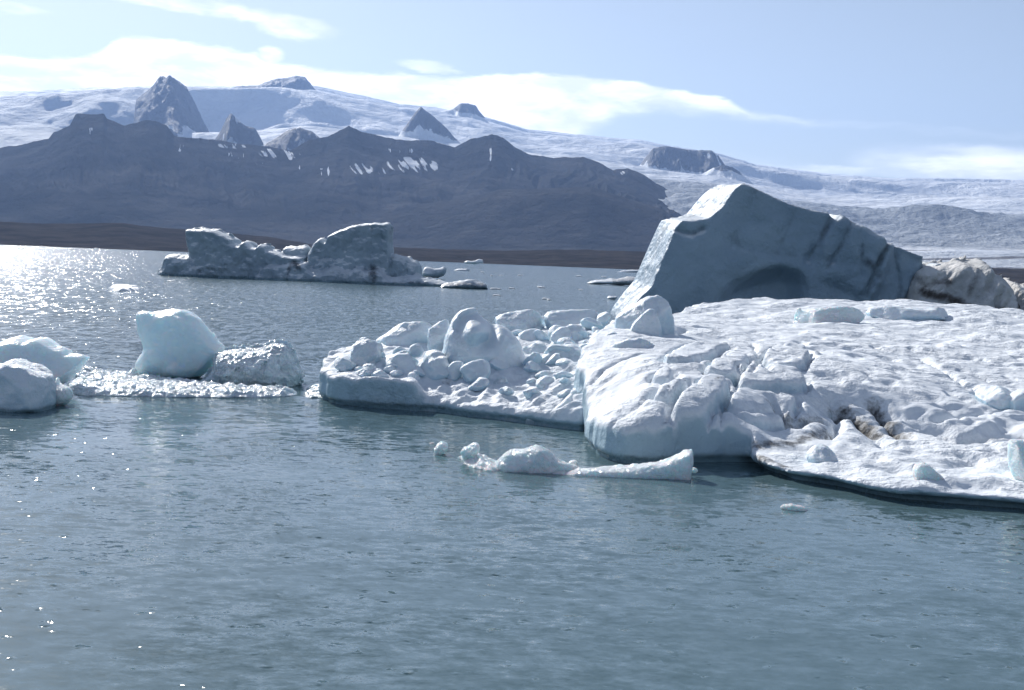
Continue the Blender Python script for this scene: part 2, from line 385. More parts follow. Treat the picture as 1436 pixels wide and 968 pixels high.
def glacier_mat():
    m = N('glacier_snow'); p = m.pos()
    n_ = m.noise(p, .0022, 8, .6, .4).outputs[0]; n2_ = m.noise(p, .012, 7, .65).outputs[0]
    c = m.mix(m.mr(n_, .35, .7), (.80, .82, .84, 1), (.66, .70, .75, 1))
    gry = m.mr(m.M('ADD', m.attr('crev_shade'), m.M('MULTIPLY_ADD', n2_, .5, -.25)), .2, .9)
    c = m.mix(m.M('MULTIPLY', gry, .8), c, (.30, .34, .38, 1))  # one grey for crevassed ice and for the painted slope shade
    dt = m.mr(m.M('ADD', m.attr('dirt'), m.M('MULTIPLY_ADD', n2_, .6, -.3)), .3, .8)
    c = m.mix(dt, c, (.12, .11, .105, 1))
    c = m.mix(m.mr(m.M('ADD', m.attr('rock'), m.M('MULTIPLY_ADD', m.noise(p, .014, 7, .75).outputs[0], 1.3, -.65)), .30, .5), c, m.mix(n2_, (.028, .032, .042, 1), (.085, .09, .10, 1)))
    m.bsdf(Base_Color=c, Roughness=.7, Normal=m.bump(n2_, m.M('MULTIPLY_ADD', m.attr('crev_shade'), 55, 14), 1.0, m.bump(n_, 120))); m.b.inputs['Specular IOR Level'].default_value = .1
    return m.m
M_GLAC = glacier_mat()

# ------------------------------------------------------------------ far terrain (polar sheets)
def sil(pts, n=None, jag=0.0, seed=0):
    q = sorted(AE(*p) for p in pts); a = np.array([t[0] for t in q]); e = np.array([t[1] for t in q])
    def f(x):
        v = np.interp(x, a, e)
        return v + jag*fbm(x*60+seed, seed, 0, 5, .6)
    return f
def polar_sheet(name, a0, a1, na, r0_, r1_, nr, zf, mat, attrf=None, power=1.0):
    A = np.linspace(a0, a1, na); t = np.linspace(0, 1, nr)**power; Rr = r0_+(r1_-r0_)*t
    AA, RR = np.meshgrid(A, Rr, indexing='ij')
    Z = zf(AA, RR); X = RR*np.sin(AA); Y = RR*np.cos(AA)
    V = np.stack([X, Y, Z], -1).reshape(-1, 3)
    i = np.arange(na*nr).reshape(na, nr)
    Q = np.stack([i[:-1, :-1], i[:-1, 1:], i[1:, 1:], i[1:, :-1]], -1).reshape(-1, 4)[:, ::-1]
    at = {k: v.reshape(-1) for k, v in attrf(AA, RR, Z).items()} if attrf else None
    o = mesh_obj(name, V, Q, mat, at); o['kind'] = 'structure'; return o

PX0 = AE(-500, 380)[0]; PX1 = AE(1936, 400)[0]
# the lake
def disc(name, rad, z, mat, y0=-40):
    rr = np.concatenate([[.0001], np.geomspace(3, rad, 40)]); th = np.linspace(0, 2*math.pi, 97)[:-1]
    V = np.stack([np.outer(rr, np.cos(th)), np.outer(rr, np.sin(th)), np.full((len(rr), 96), z)], -1).reshape(-1, 3)
    i = np.arange(len(rr)*96).reshape(len(rr), 96); j = np.roll(i, -1, 1)
    Q = np.stack([i[:-1], i[1:], j[1:], j[:-1]], -1).reshape(-1, 4)
    o = mesh_obj(name, V, Q, mat); o['kind'] = 'structure'; return o
disc('water', 1720, 0, M_WATER)
ground = disc('ground', 13300, -.9, M_SHORE)

# moraine shore
shore_s = sil([(-500, 290), (-200, 300), (0, 311), (60, 314), (170, 313), (230, 320), (300, 325), (380, 333), (450, 345), (580, 348), (700, 352), (800, 350), (900, 353), (1000, 358), (1200, 368), (1300, 372), (1360, 375), (1436, 378), (1700, 386), (1936, 392)], jag=.0006, seed=3)
def shore_z(A, r):
    top = 4+shore_s(A)*2100
    t = ss(1480, 2100, r+30*fbm(A*40, 0, 0, 3)); back = 1-ss(2100, 3000, r)*.75
    return -1.2+(top+1.2)*t*back + 1.2*fbm(A*120, r/60, 0, 4)*ss(1500, 1700, r)
polar_sheet('shore', PX0, PX1, 700, 1460, 3300, 90, shore_z, M_SHORE, lambda A, r, Z: {'snow': 0*A})

# glacier rising to the ice cap
g_top = sil([(-500, 110), (-200, 118), (0, 127), (60, 125), (120, 121), (190, 118), (260, 119), (320, 122), (380, 120), (440, 122), (500, 135), (560, 148), (610, 152), (680, 166), (740, 184), (800, 189), (900, 197), (940, 206), (1010, 217), (1060, 231), (1150, 244), (1250, 251), (1436, 254), (1700, 262), (1936, 270)], jag=.0008, seed=9)
g_low = sil([(-500, 320), (0, 320), (700, 345), (900, 349), (1000, 350), (1200, 350), (1436, 352), (1936, 358)])
g_mid = sil([(-500, 215), (0, 235), (190, 246), (300, 236), (430, 222), (560, 215), (650, 220), (800, 240), (900, 255), (1000, 262), (1100, 282), (1200, 292), (1300, 297), (1400, 300), (1936, 310)])
def glac_z(A, r):
    rt_ = 10500.0
    x = r*np.sin(A); y = r*np.cos(A)
    warp = 500*fbm(x/2600, y/2600, 1.5, 3)
    u = r + warp
    z1 = 4+g_low(A)*3900; z2 = 4+g_mid(A)*6200; z3 = 4+g_top(A)*rt_
    a = np.clip((r-3100)/800, 0, 1); b = np.clip((u-3900)/2300, 0, 1); c = np.clip((u-6200)/(rt_-6200), 0, 1)
    c2 = c + .12*np.sin(c*13+3*fbm(x/3000, y/3000, 4, 2))*np.sin(c*math.pi)
    z = np.where(r < 3900, 6+(z1-6)*a, z1+(z2-z1)*(b*b*(3-2*b)*.6+.4*b)); z = np.where(u > 6200, z2+(z3-z2)*c2, z)
    z = z + (75+85*ss(.16, -.06, A))*fbm(x/1100, y/750, 2.2, 5, .5)*np.sin(np.clip(c, 0, 1)*math.pi) + 30*np.sin(np.clip(c, 0, 1)*math.pi)*np.abs(fbm(x/420, y/300, 1.2, 3)) + 26*ridged(x/260, y/200, .7, 4, .6)*ss(3900, 4500, r)*(1-ss(5800, 6700, r)) + 3*fbm(x/90, y/200, 0, 3)
    for px, r0_, wx, hh, wy in [(1220, 8900, 34, 45, 90), (1292, 9200, 42, 50, 100), (1370, 9900, 110, 45, 110), (1100, 8200, 60, 35, 100), (345, 8500, 60, 90, 150), (400, 7700, 50, 75, 140), (40, 7400, 110, 110, 250), (150, 8200, 50, 80, 180), (500, 7900, 80, 50, 120), (1010, 8300, 30, 40, 90), (1310, 5450, 70, 55, 170)]:
        z = z + hh*np.exp(-((A-AE(px, 300)[0]+(r-r0_)*2e-5)/(wx/F))**2)*np.exp(-((r-r0_)/wy)**2)
    lim = 4+(g_top(A)-.0012)*r
    z = np.where(r < rt_-300, smin(z, lim, 30.0), z)
    z = z - ss(rt_, rt_+2500, r)*500
    return z
PEAKS = []
def add_peak(pts, r, slope, snow, seed, band=9e9):
    f = sil(pts, jag=.0022, seed=seed); a0 = AE(*pts[0])[0]; a1 = AE(*pts[-1])[0]
    PEAKS.append((f, a0, a1, r, slope, snow, seed, band))
add_peak([(180, 205), (186, 190), (190, 140), (205, 128), (222, 114), (238, 108), (252, 114), (262, 124), (275, 150), (290, 178), (304, 205)], 7600, .33, .10, 1)
add_peak([(298, 200), (310, 183), (318, 165), (324, 158), (333, 168), (345, 176), (358, 180), (364, 190), (372, 208)], 6100, .8, .30, 2)
add_peak([(300, 134), (330, 121), (360, 119), (385, 111), (415, 107), (428, 109), (436, 117), (450, 134)], 9500, .55, .05, 3)
add_peak([(362, 208), (390, 190), (405, 181), (420, 177), (436, 183), (450, 194)], 6000, .7, .30, 4)
add_peak([(582, 156), (590, 148), (604, 158), (622, 173), (640, 193), (655, 208)], 7000, 1.5, .12, 5, 60)
add_peak([(600, 162), (622, 153), (636, 152), (645, 145), (657, 143), (668, 147), (675, 158), (686, 172)], 9000, .8, .1, 6)
add_peak([(900, 228), (916, 208), (930, 205), (950, 208), (972, 211), (985, 210), (1000, 212), (1008, 218), (1020, 236)], 7400, .75, .22, 7)
add_peak([(960, 256), (985, 243), (1000, 234), (1012, 230), (1025, 233), (1040, 242), (1058, 258)], 6900, .7, .26, 8)
add_peak([(1024, 236), (1040, 227), (1055, 228), (1070, 238)], 9300, .6, .2, 9)
def peak_z(A, r, zg):
    x = r*np.sin(A); y = r*np.cos(A); z = zg.copy(); rock = np.zeros_like(zg)
    for f, a0, a1, rp, sl, snow, seed, band in PEAKS:
        m = (A > a0-.03) & (A < a1+.03)
        if not m.any(): continue
        out = np.maximum(np.maximum(a0-A[m], A[m]-a1), 0)
        d = np.abs(r[m]-rp)
        pz = 4+(f(A[m])-1.5*out)*rp - sl*d*(1+.0003*d) + (120*ridged(x[m]/230, y[m]/420, seed, 5, .6)-50)*np.clip(d/160, 0, 1)
        df = pz-zg[m]; z[m] = np.maximum(z[m], pz)
        streak = ss(.0, .5, fbm(x[m]/60, y[m]/200, seed, 4, .6)+snow*1.6-.35)
        rock[m] = np.maximum(rock[m], ss(0, 80, df)*(1-streak*(snow > .04))*ss(band*1.3, band*.8, d+40*fbm(x[m]/90, y[m]/90, seed, 2)))
    return z, rock
def glac_full(A, r):
    global PK
    PK = peak_z(A, r, glac_z(A, r)); return PK[0]
def glac_a(A, r, Z):
    x = r*np.sin(A); y = r*np.cos(A); tn = (Z-4)/r
    crev_shade = .45*(1-ss(3800, 3900, r)) + ss(3900, 4300, r)*(1-ss(5700, 6500, r))*.75 + .9*np.exp(-((A-AE(60, 170)[0])/.10)**2)*ss(6000, 7000, r)*(1-ss(8800, 9700, r))  # crevasse grey, with shade of the steep left slope painted in
    st = np.sin((r*.024-x*.008)+5*fbm(x/1100, y/700, 0, 3)) ; dirt = .55*ss(.5, .95, st)*(1-ss(3900, 4100, r))+.5*(1-ss(3150, 3350, r))
    dirt = dirt*1.3 + .75*np.exp(-((r-3980)/70)**2)
    crev_shade = crev_shade + .5*np.exp(-((A-AE(1310, 300)[0])/.06)**2)*ss(4700, 5000, r)*(1-ss(5600, 6000, r))  # paints the shaded near side of the right-hand ridge into the colour
    return {'crev_shade': crev_shade, 'dirt': dirt, 'rock': PK[1]}
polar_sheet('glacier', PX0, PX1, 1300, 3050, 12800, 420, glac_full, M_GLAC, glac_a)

# dark mountain ridge in front of the ice cap
m_top = sil([(-500, 190), (-150, 215), (0, 208), (30, 203), (68, 194), (76, 184), (98, 176), (106, 161), (146, 159), (150, 167), (174, 175), (190, 172), (204, 168), (222, 170), (234, 176), (244, 189), (262, 194), (298, 195), (330, 201), (380, 206), (408, 211), (432, 197), (460, 191), (490, 177), (508, 184), (540, 193), (575, 197), (602, 197), (638, 206), (660, 195), (690, 188), (706, 193), (722, 206), (745, 217), (775, 221), (818, 220), (842, 229), (860, 239), (880, 236), (904, 246), (930, 262), (952, 279), (966, 291), (990, 315), (1020, 338), (1060, 352), (1200, 362)], jag=.0022, seed=5)
m_sp = sil([(-500, 330), (0, 300), (120, 272), (200, 262), (280, 268), (400, 300), (480, 330), (560, 300), (700, 255), (830, 250), (930, 285), (1000, 340), (1200, 370)])
_ag = np.linspace(PX0-.1, AE(1300, 360)[0]+.1, 3000); _sm = m_top(_ag); _kk = np.exp(-(np.arange(-150, 151)/55.0)**2); _sm = np.convolve(np.pad(_sm, 150, 'edge'), _kk/_kk.sum(), 'valid')
def mount_z(A, r):
    x = r*np.sin(A); y = r*np.cos(A)
    rr = 5000+250*np.sin(A*9+1)
    t = np.clip((r-3350)/(rr-3350), 0, 1)
    wv = A+.035*(1-t)*fbm(x/700, y/700, 6, 3)
    tp = np.interp(wv, _ag, _sm)*(1-t**5)+m_top(A)*t**5
    zt = 4+tp*rr
    prof = .25*t+.75*t**1.7
    g2 = ridged(A*34+.9*fbm(x/800, y/800, 4, 3), r/1500, 1.1, 4, .55)
    gull = ridged(x/700+.5*fbm(x/1300, y/1300, 0, 2), y/1500, 3.3, 5, .5)
    z = 2+(zt-2)*prof + (70*(gull-.3)+50*(g2-.3)*ss(.15, .5, t)*(.3+1.2*ss(-.2, .4, fbm(x/800, y/800, 12, 2))))*np.sin(t*math.pi)**.8 + 30*fbm(x/500, y/500, 8, 4)*np.sin(t*math.pi)
    zs_ = 4+m_sp(A)*4100
    bumpz = zs_*np.exp(-((r-4100)/420.0)**2)*.9
    z = np.minimum(smax(z, bumpz, 60), 4+(m_top(A))*r*.985+np.where(t >= 1, 1e5, 0)+r*.0002) if False else smax(z, bumpz, 60)
    lim = 4+(m_top(A)-.002)*r
    z = np.where(t < .97, np.minimum(z, lim), z)
    back = ss(rr, rr+900, r)
    return z*(1-back)+(-20)*back
def mount_a(A, r, Z):
    tn = (Z-4)/r; s = np.zeros_like(A)
    for (px, py, wx, wy, am) in [(505, 237, 20, 9, .8), (580, 232, 42, 13, .75), (535, 240, 12, 6, .7), (395, 216, 34, 9, .8), (362, 231, 8, 6, .6), (720, 237, 4, 3, .9), (873, 243, 4, 3, .9), (325, 205, 25, 5, .5)]:
        a, e = AE(px, py); q = ((A-a)/(wx/F))**2+((tn-e)/(wy/F))**2
        s = np.maximum(s, am*(1-ss(.2, 1.3, q))*(.15+1.0*ss(-.15, .3, fbm((A*F+tn*F*.8)*.12, (tn*F-A*F*.5)*.025, px, 4, .6)))*1.2)
    for j, (px, py, wx, wy) in enumerate([(330, 212, 30, 12), (415, 226, 26, 14), (450, 240, 30, 10), (690, 215, 22, 14), (560, 215, 40, 12), (130, 190, 26, 12), (240, 205, 22, 12)]):
        a, e = AE(px, py); q = ((A-a)/(wx/F))**2+((tn-e)/(wy/F))**2
        s = np.maximum(s, (1-ss(.2, 1.2, q))*ss(.12, .42, fbm(A*F*.16, tn*F*.05, j*3.3, 4, .6)))
    return {'snow': s}
polar_sheet('hills', PX0, AE(1210, 360)[0], 1500, 3300, 6300, 200, mount_z, M_MOUNT, mount_a)

# haze
def haze():
    m = N('haze_air'); v = m.n('ShaderNodeVolumePrincipled'); v.inputs['Color'].default_value = (.37, .56, .97, 1); v.inputs['Density'].default_value = HAZE; v.inputs['Anisotropy'].default_value = .35
    o = m.n('ShaderNodeOutputMaterial'); m.t.links.new(v.outputs[0], o.inputs['Volume'])
    x, z0, z1 = 13600, -30, 1750
    V = [(a, b, c) for a in (-x, x) for b in (-x, x) for c in (z0, z1)]
    Q = [(0, 1, 3, 2), (4, 6, 7, 5), (0, 4, 5, 1), (2, 3, 7, 6), (0, 2, 6, 4), (1, 5, 7, 3)]
    ob = mesh_obj('haze', V, Q, m.m, smooth=False); ob['kind'] = 'stuff'
HAZE = 4.6e-5
haze()
print('terrain', time.time()-T0)
# ------------------------------------------------------------------ big snow covered floe and the rubble shelf
def rbf(pts, XX, YY):
    A = np.array(pts); n = len(A); s = 6.0
    def phi(r): return np.where(r > 0, r*r*np.log(r+1e-9), 0)
    x, y, z = A[:, 0]/s, A[:, 1]/s, A[:, 2]
    K = phi(np.hypot(x[:, None]-x, y[:, None]-y)) + np.eye(n)*.02
    Pm = np.stack([np.ones(n), x, y], 1)
    M_ = np.block([[K, Pm], [Pm.T, np.zeros((3, 3))]])
    c = np.linalg.solve(M_, np.concatenate([z, np.zeros(3)]))
    out = c[n]+c[n+1]*XX/s+c[n+2]*YY/s
    for i in range(n): out = out + c[i]*phi(np.hypot(XX/s-x[i], YY/s-y[i]))
    return out
class Surf:
    def __init__(s, x0, x1, y0, y1, h, ctl):
        s.h = h; s.xs = np.arange(x0, x1, h).astype(np.float32); s.ys = np.arange(y0, y1, h).astype(np.float32)
        s.XX, s.YY = np.meshgrid(s.xs, s.ys, indexing='ij'); s.H = rbf([P(*c) for c in ctl], s.XX, s.YY); s.base = s.H.copy()
        s.dirt = np.zeros_like(s.H)
    def hit(s, px, py):                # where a sight line meets the smooth surface
        for Y in np.arange(s.ys[0]+.1, s.ys[-1]-.1, .08):
            p = P(px, py, Y); i = int((p[0]-s.xs[0])/s.h); j = int((Y-s.ys[0])/s.h)
            if 0 <= i < len(s.xs) and p[2] <= s.base[i, j]: return (p[0], Y)
        p = W(px, py); return (p[0], p[1])
    def crack(s, pts, depth, w):
        q = [s.hit(*p) for p in pts]; d = line_d(s.XX+.12*fbm(s.XX*2, s.YY*2, 3, 2), s.YY+.12*fbm(s.XX*2, s.YY*2, 7, 2), q)
        s.H = s.H - depth*1.25*np.exp(-1.6*d/w)
    def slab(s, pts, lift, gap=.12, gd=.3, rnd=.3):
        q = [s.hit(*p) for p in pts]; d = poly_sd(s.XX+.10*fbm(s.XX*1.6, s.YY*1.6, 3, 2), s.YY+.10*fbm(s.XX*1.6, s.YY*1.6, 7, 2), chaikin(q, 2))
        s.H = s.H + 1.1*lift*np.sqrt(np.clip(1-(1-np.clip(-d/rnd, 0, 1))**2, 0, 1)) - gd*np.exp(-(np.maximum(np.abs(d)-.02, 0)/gap)**2)
    def stain(s, pts, w, a):
        q = [s.hit(*p) for p in pts]; d = line_d(s.XX, s.YY, q); s.dirt = np.maximum(s.dirt, a*np.exp(-(d/w)**2))
    def build(s, name, mat, outline, zt, wall=.5, under=.0, namp=.05, nf=2.0, uz=.18, kz=.25):
        od = poly_sd(s.XX + .25*fbm(s.XX*.9, s.YY*.9, 1, 3), s.YY+.25*fbm(s.XX*.9, s.YY*.9, 5, 3), chaikin(outline, 1))
        zs = np.arange(-.4, zt, s.h).astype(np.float32); Z3 = zs[None, None, :]
        wl = wall[:, :, None] if hasattr(wall, 'shape') else wall; un = under[:, :, None] if hasattr(under, 'shape') else under
        S = smax((Z3-s.H[:, :, None])*.8, od[:, :, None]+wl*np.maximum(Z3, 0)+un*ss(uz*1.5, uz*.6, Z3), kz).astype(np.float32)
        S = band_noise(S, s.xs, s.ys, zs, lambda x, y, z: namp*fbm(x*nf, y*nf, z*nf, 4, .55), .3)
        S = np.maximum(S, -.3-Z3); S[0] = S[-1] = 9; S[:, 0] = S[:, -1] = 9; S[:, :, 0] = S[:, :, -1] = 9
        V, Q = nets(S, (s.xs[0], s.ys[0], zs[0]), s.h)
        i = np.clip(((V[:, 0]-s.xs[0])/s.h).astype(int), 0, len(s.xs)-1); j = np.clip(((V[:, 1]-s.ys[0])/s.h).astype(int), 0, len(s.ys)-1)
        o = mesh_obj(name, V, Q, mat, {'dirt': s.dirt[i, j]}); recenter(o); return o

A_ = [(824, 585, 28.2), (836, 588, 26.7), (860, 576, 26.0), (900, 566, 25.7), (905, 540, 26.8), (900, 505, 30), (900, 472, 34), (930, 456, 38), (860, 520, 30), (850, 548, 28.6),
      (950, 571, 25.6), (950, 548, 27.0), (1000, 584, 25.6), (1000, 555, 27.0), (1000, 505, 31.5), (1000, 472, 37), (1050, 456, 44), (1050, 598, 25.5), (1060, 560, 27.5), (1060, 515, 30.5),
      (1100, 615, 26.3), (1100, 575, 27.3), (1110, 530, 30), (1100, 484, 36), (1110, 452, 45.5),
      (1060, 640, 25.0), (1080, 650, 24.0), (1150, 641, 24.3), (1150, 608, 26.0), (1230, 603, 27.6), (1195, 570, 28.6), (1200, 540, 29.8), (1200, 500, 34), (1200, 465, 41), (1200, 440, 49.5),
      (1250, 672, 22.4), (1250, 634, 25.0), (1280, 605, 27.2), (1300, 566, 29), (1300, 520, 34), (1300, 470, 41.5), (1300, 435, 51), (1400, 690, 21.9), (1400, 645, 24.2), (1400, 612, 26.7),
      (1400, 575, 29.6), (1400, 520, 35), (1400, 470, 43), (1400, 437, 52), (1600, 690, 22.4), (1600, 640, 25.2), (1600, 560, 31.5), (1600, 480, 44), (1600, 446, 54), (1800, 640, 27), (1800, 540, 36)]
G = Surf(.6, 27.0, 20.6, 57.5, .068, A_)
X_, Y_ = G.XX, G.YY
for q in [[(1150, 560), (1190, 572), (1215, 600), (1245, 622)], [(1200, 560), (1250, 572), (1300, 590), (1330, 600), (1390, 610), (1440, 612)]]: G.crack(q, .20, .45)
for pts, dp, wd in [([(1180, 565), (1205, 585), (1225, 605)], .34, .2), ([(1225, 560), (1240, 580), (1270, 612)], .32, .16), ([(1310, 600), (1345, 612)], .55, .22), ([(1260, 592), (1290, 600)], .35, .12), ([(1360, 605), (1400, 600), (1430, 606)], .35, .2), ([(1320, 585), (1380, 578), (1430, 572)], .2, .15),
                    ([(1080, 560), (1110, 590), (1150, 585)], .35, .2), ([(1170, 555), (1175, 590), (1160, 612)], .3, .16),
                    ([(925, 505), (960, 485), (1050, 478), (1065, 500), (1055, 530)], .15, .06), ([(1055, 500), (1030, 545), (1010, 575), (1015, 610)], .16, .06), ([(1010, 575), (1060, 585), (1120, 570)], .12, .12),
                    ([(850, 600), (880, 582), (905, 560), (930, 535)], .10, .06), ([(830, 540), (870, 505), (905, 495)], .14, .07), ([(905, 600), (935, 585), (940, 545)], .12, .05),
                    ([(1340, 530), (1370, 545), (1380, 560)], .25, .12), ([(1062, 500), (1075, 525), (1090, 530)], .2, .1), ([(1290, 500), (1340, 530)], .15, .12),
                    ([(880, 478), (920, 470), (960, 462)], .15, .15)]: G.crack(pts, dp, wd)
for pts, lf in [([(1034, 516), (1044, 513), (1128, 522), (1136, 549), (1100, 548), (1031, 543)], .16), ([(985, 518), (1010, 500), (1050, 499), (1058, 507), (1035, 528), (990, 526)], .12),
                ([(938, 590), (945, 562), (985, 533), (1022, 533), (1025, 548), (1000, 580), (975, 603)], .16), ([(1012, 568), (1035, 546), (1100, 550), (1125, 562), (1110, 590), (1060, 600)], .12),
                ([(911, 556), (930, 543), (962, 533), (968, 540), (940, 560)], .13), ([(1065, 506), (1075, 492), (1110, 485), (1140, 492), (1132, 518), (1090, 516)], .13),
                ([(906, 535), (930, 520), (950, 524), (945, 536)], .1), ([(920, 505), (960, 483), (1030, 484), (1000, 500), (960, 512)], .12)]: G.slab(pts, lf, rnd=.14, gap=.055, gd=.20)
# swells, melt cups and knobs of the snow
farm = ss(30, 36, Y_)
G.H = G.H + .13*fbm(X_*.45, Y_*.35, 2, 3) + .06*fbm(X_*1.5, Y_*1.0, 4, 3)*ss(-.3, .4, fbm(X_*.2, Y_*.2, 44, 2)) - .17*np.clip(fbm(X_*1.3+3, Y_*.8, 9, 3)*2.4-.1, 0, 1)*(.2+.8*ss(4, 9, X_))*(1-.75*ss(36, 44, Y_)) + .22*fbm((X_+.8*Y_)*.16, (Y_-.8*X_)*.42, 21, 3)*ss(31, 37, Y_) - .10*ridged((X_+.5*Y_)*.22, (Y_-.5*X_)*.5, 23, 3)*ss(33, 40, Y_)
rg = np.exp(-((Y_-28.3-.0*X_)/1.5)**2)*ss(5.0, 7, X_)
G.H = G.H + rg*(.22*ridged(X_*.9, Y_*1.1, 5, 4, .6)-.10)
fr_ = ss(5.2, 6.5, X_)*(1-ss(26.5, 27.5, Y_)); G.H = G.H + fr_*.05*fbm(X_*3, Y_*3, 8, 3)
for pts, wd, a in [([(1180, 565), (1205, 585), (1228, 606)], .40, .72), ([(1225, 562), (1242, 582), (1265, 610)], .34, .66), ([(1085, 575), (1120, 590), (1150, 582)], .35, .55), ([(1060, 625), (1100, 625), (1135, 612), (1160, 600)], .28, .6),
                   ([(1310, 600), (1345, 615)], .34, .8), ([(1360, 607), (1425, 606)], .26, .6), ([(1050, 632), (1075, 645), (1100, 652)], .18, .6), ([(1000, 545), (1010, 540)], .1, .5), ([(925, 612), (960, 605), (1010, 610)], .15, .35), ([(1180, 560), (1290, 555)], .2, .3)]: G.stain(pts, wd, a)
fo = [W(a, b)[:2] for a, b in [(815, 604), (820, 625), (838, 643), (870, 650), (900, 653), (970, 651), (1040, 648)]]
fo += [W(a, b, .18)[:2] for a, b in [(1046, 642), (1062, 650), (1090, 659), (1130, 666), (1180, 676), (1230, 687), (1330, 698), (1436, 704), (1560, 716), (1700, 728)]]
fo += [(17, 23.5), (22, 30), (26, 40), (26.5, 50), (20, 57), (12, 57), (8, 54), (5.6, 48), (3.6, 41), (2.4, 36), (1.6, 32)]
lip = ss(4.6, 5.4, X_)*(1-ss(26.5, 30, Y_)); G.H = np.maximum(G.H, .24+.06*fbm(X_*1.3, Y_*1.3, 6, 3)) + lip*np.exp(-((Y_-24.5)/2.5)**2)*.16*fbm(X_*.9, Y_*.9, 31, 3)
floe = G.build('ice_floe', M_SNOW, fo, 3.3, wall=.04*(1-lip)+.10*lip, under=.10+.30*lip, namp=.06, nf=1.8, kz=.14, uz=.12)
tag(floe, 'large snow covered floe with dark gully and shaded cliff in front of the tilted iceberg', 'ice floe')

B_ = [(445, 545, 33.4), (470, 535, 33.4), (520, 535, 33.3), (560, 545, 33), (600, 548, 32.8), (640, 555, 32.2), (480, 518, 34.2), (550, 520, 34), (620, 528, 34), (500, 500, 35.4), (560, 492, 36), (620, 500, 35.5), (680, 520, 34.4), (720, 515, 34.8), (680, 490, 36.5),
      (640, 575, 31.6), (700, 578, 31), (690, 555, 32), (740, 580, 30.6), (730, 553, 32), (760, 535, 33.6), (790, 545, 31.8), (800, 570, 30.2), (790, 520, 34), (810, 500, 35), (760, 500, 36), (740, 480, 38), (800, 478, 38), (700, 470, 39), (820, 460, 40), (760, 463, 40.5), (700, 464, 41), (840, 520, 32), (850, 480, 36), (560, 478, 38)]
K = Surf(-6.6, 4.2, 29, 43, .055, B_)
X_, Y_ = K.XX, K.YY
kn = ss(-2.4, -1.6, X_)*(1-ss(33.8, 35, Y_))
K.H = K.H + .10*fbm(X_*.8, Y_*.8, 1, 3) + kn*(.20*fbm(X_*2.0, Y_*2.0, 3, 3)+.14*ridged(X_*1.5, Y_*1.5, 5, 3)-.05) + (1-kn)*.10*ridged(X_*1.3, Y_*1.3, 2, 3)
for pts, wd, a in [([(500, 535), (560, 535)], .15, .35), ([(620, 540), (645, 535)], .2, .45), ([(560, 505), (600, 500)], .15, .3), ([(770, 540), (800, 520)], .2, .4), ([(700, 575), (740, 583)], .1, .3)]: K.stain(pts, wd, a)
ko = [W(a, b)[:2] for a, b in [(443, 556), (462, 566), (500, 571), (560, 575), (618, 579), (650, 584), (700, 590), (762, 599), (818, 606)]] + [(3.6, 30.5), (3.8, 36), (3.6, 41), (2.5, 42.3), (0, 42), (-2, 40), (-4.2, 38), (-5.4, 36.5)]
kw = ss(-2.6, -2.0, X_); K.H = np.maximum(K.H, .1+.68*(1-kw)+.25*kw+.12*fbm(X_*1.5, Y_*1.5, 12, 3))
shelf = K.build('ice_floe', M_SNOW, ko, 2.4, wall=.02*(1-kw)+.5*kw, under=.10, namp=.08, nf=2.4, kz=.10, uz=.12)
tag(shelf, 'low broken ice shelf carrying heaped rubble blocks, left of the large snowy floe', 'ice floe')

# ------------------------------------------------------------------ blocks heaped on the shelf
GB = 'ice blocks heaped on the floes'
def box6(x, y): return (420+x/2.992, 400+y/2.992)
def blk(name, label, poly, Y, depth, mat=None, **k):
    d = dict(poly=poly, Y=Y, depth=depth, edge=k.pop('edge', min(.22, depth*.3)), lean=k.pop('lean', .25), facets=k.pop('facets', 4)+3, ch=k.pop('ch', 1), fs=.8, fk=k.pop('fk', .025))
    for q in ('front', 'yaw', 'k', 'polyb'):
        if q in k: d[q] = k.pop(q)
    return lump(name, label, k.pop('cat', 'ice block'), mat or M_BLOCK, d, k.pop('vox', .045), amp=k.pop('amp', .08), fr=k.pop('fr', 2.2), group=k.pop('group', GB), **k)
def gY(px, py, off=.2): return G.hit(px, py)[1]+off
z6 = lambda L: [box6(*p) for p in L]
blk('ice_block', 'small oval ice block lying at the left end of the rubble shelf', z6([(135, 330), (145, 305), (190, 300), (240, 305), (250, 325), (225, 355), (185, 368), (160, 355)]), 34.0, .8, seed=1, lean=.3)
blk('ice_block', 'pointed bright ice block standing near the left end of the shelf', z6([(210, 300), (225, 250), (262, 212), (290, 230), (345, 245), (352, 275), (335, 340), (290, 400), (215, 380)]), 34.6, 1.0, seed=2, lean=.25)
blk('ice_slab', 'long sloping ice slab behind the pointed block', z6([(285, 215), (370, 170), (480, 152), (550, 158), (560, 200), (520, 290), (400, 330), (300, 300)]), 37.0, 1.3, seed=3, lean=.3)
blk('ice_block', 'upright ice column pressed against the hollowed boulder', z6([(535, 190), (570, 155), (640, 138), (670, 170), (660, 280), (600, 330), (540, 300)]), 36.2, 1.0, seed=4, facets=3)
def hook_front(x, z):                   # the hooked hollow in its front
    c = P(668, 462, 35.5); d = np.hypot((x-c[0])/1.1, (z-c[2])); a = np.arctan2(z-c[2], x-c[0])
    return -.45*np.exp(-((d-.42)/.18)**2)*ss(-1.2, -.2, np.sin(a+.5)) + .22*np.exp(-((d)/.25)**2)
blk('ice_boulder', 'largest rounded ice boulder of the rubble with a hooked hollow in its front', z6([(590, 320), (610, 220), (635, 150), (665, 108), (715, 90), (760, 105), (800, 145), (870, 180), (920, 225), (940, 280), (970, 350), (965, 400), (800, 420), (620, 400)]), 35.5, 2.0, seed=5, facets=-3, front=hook_front, edge=.9, amp=.08)
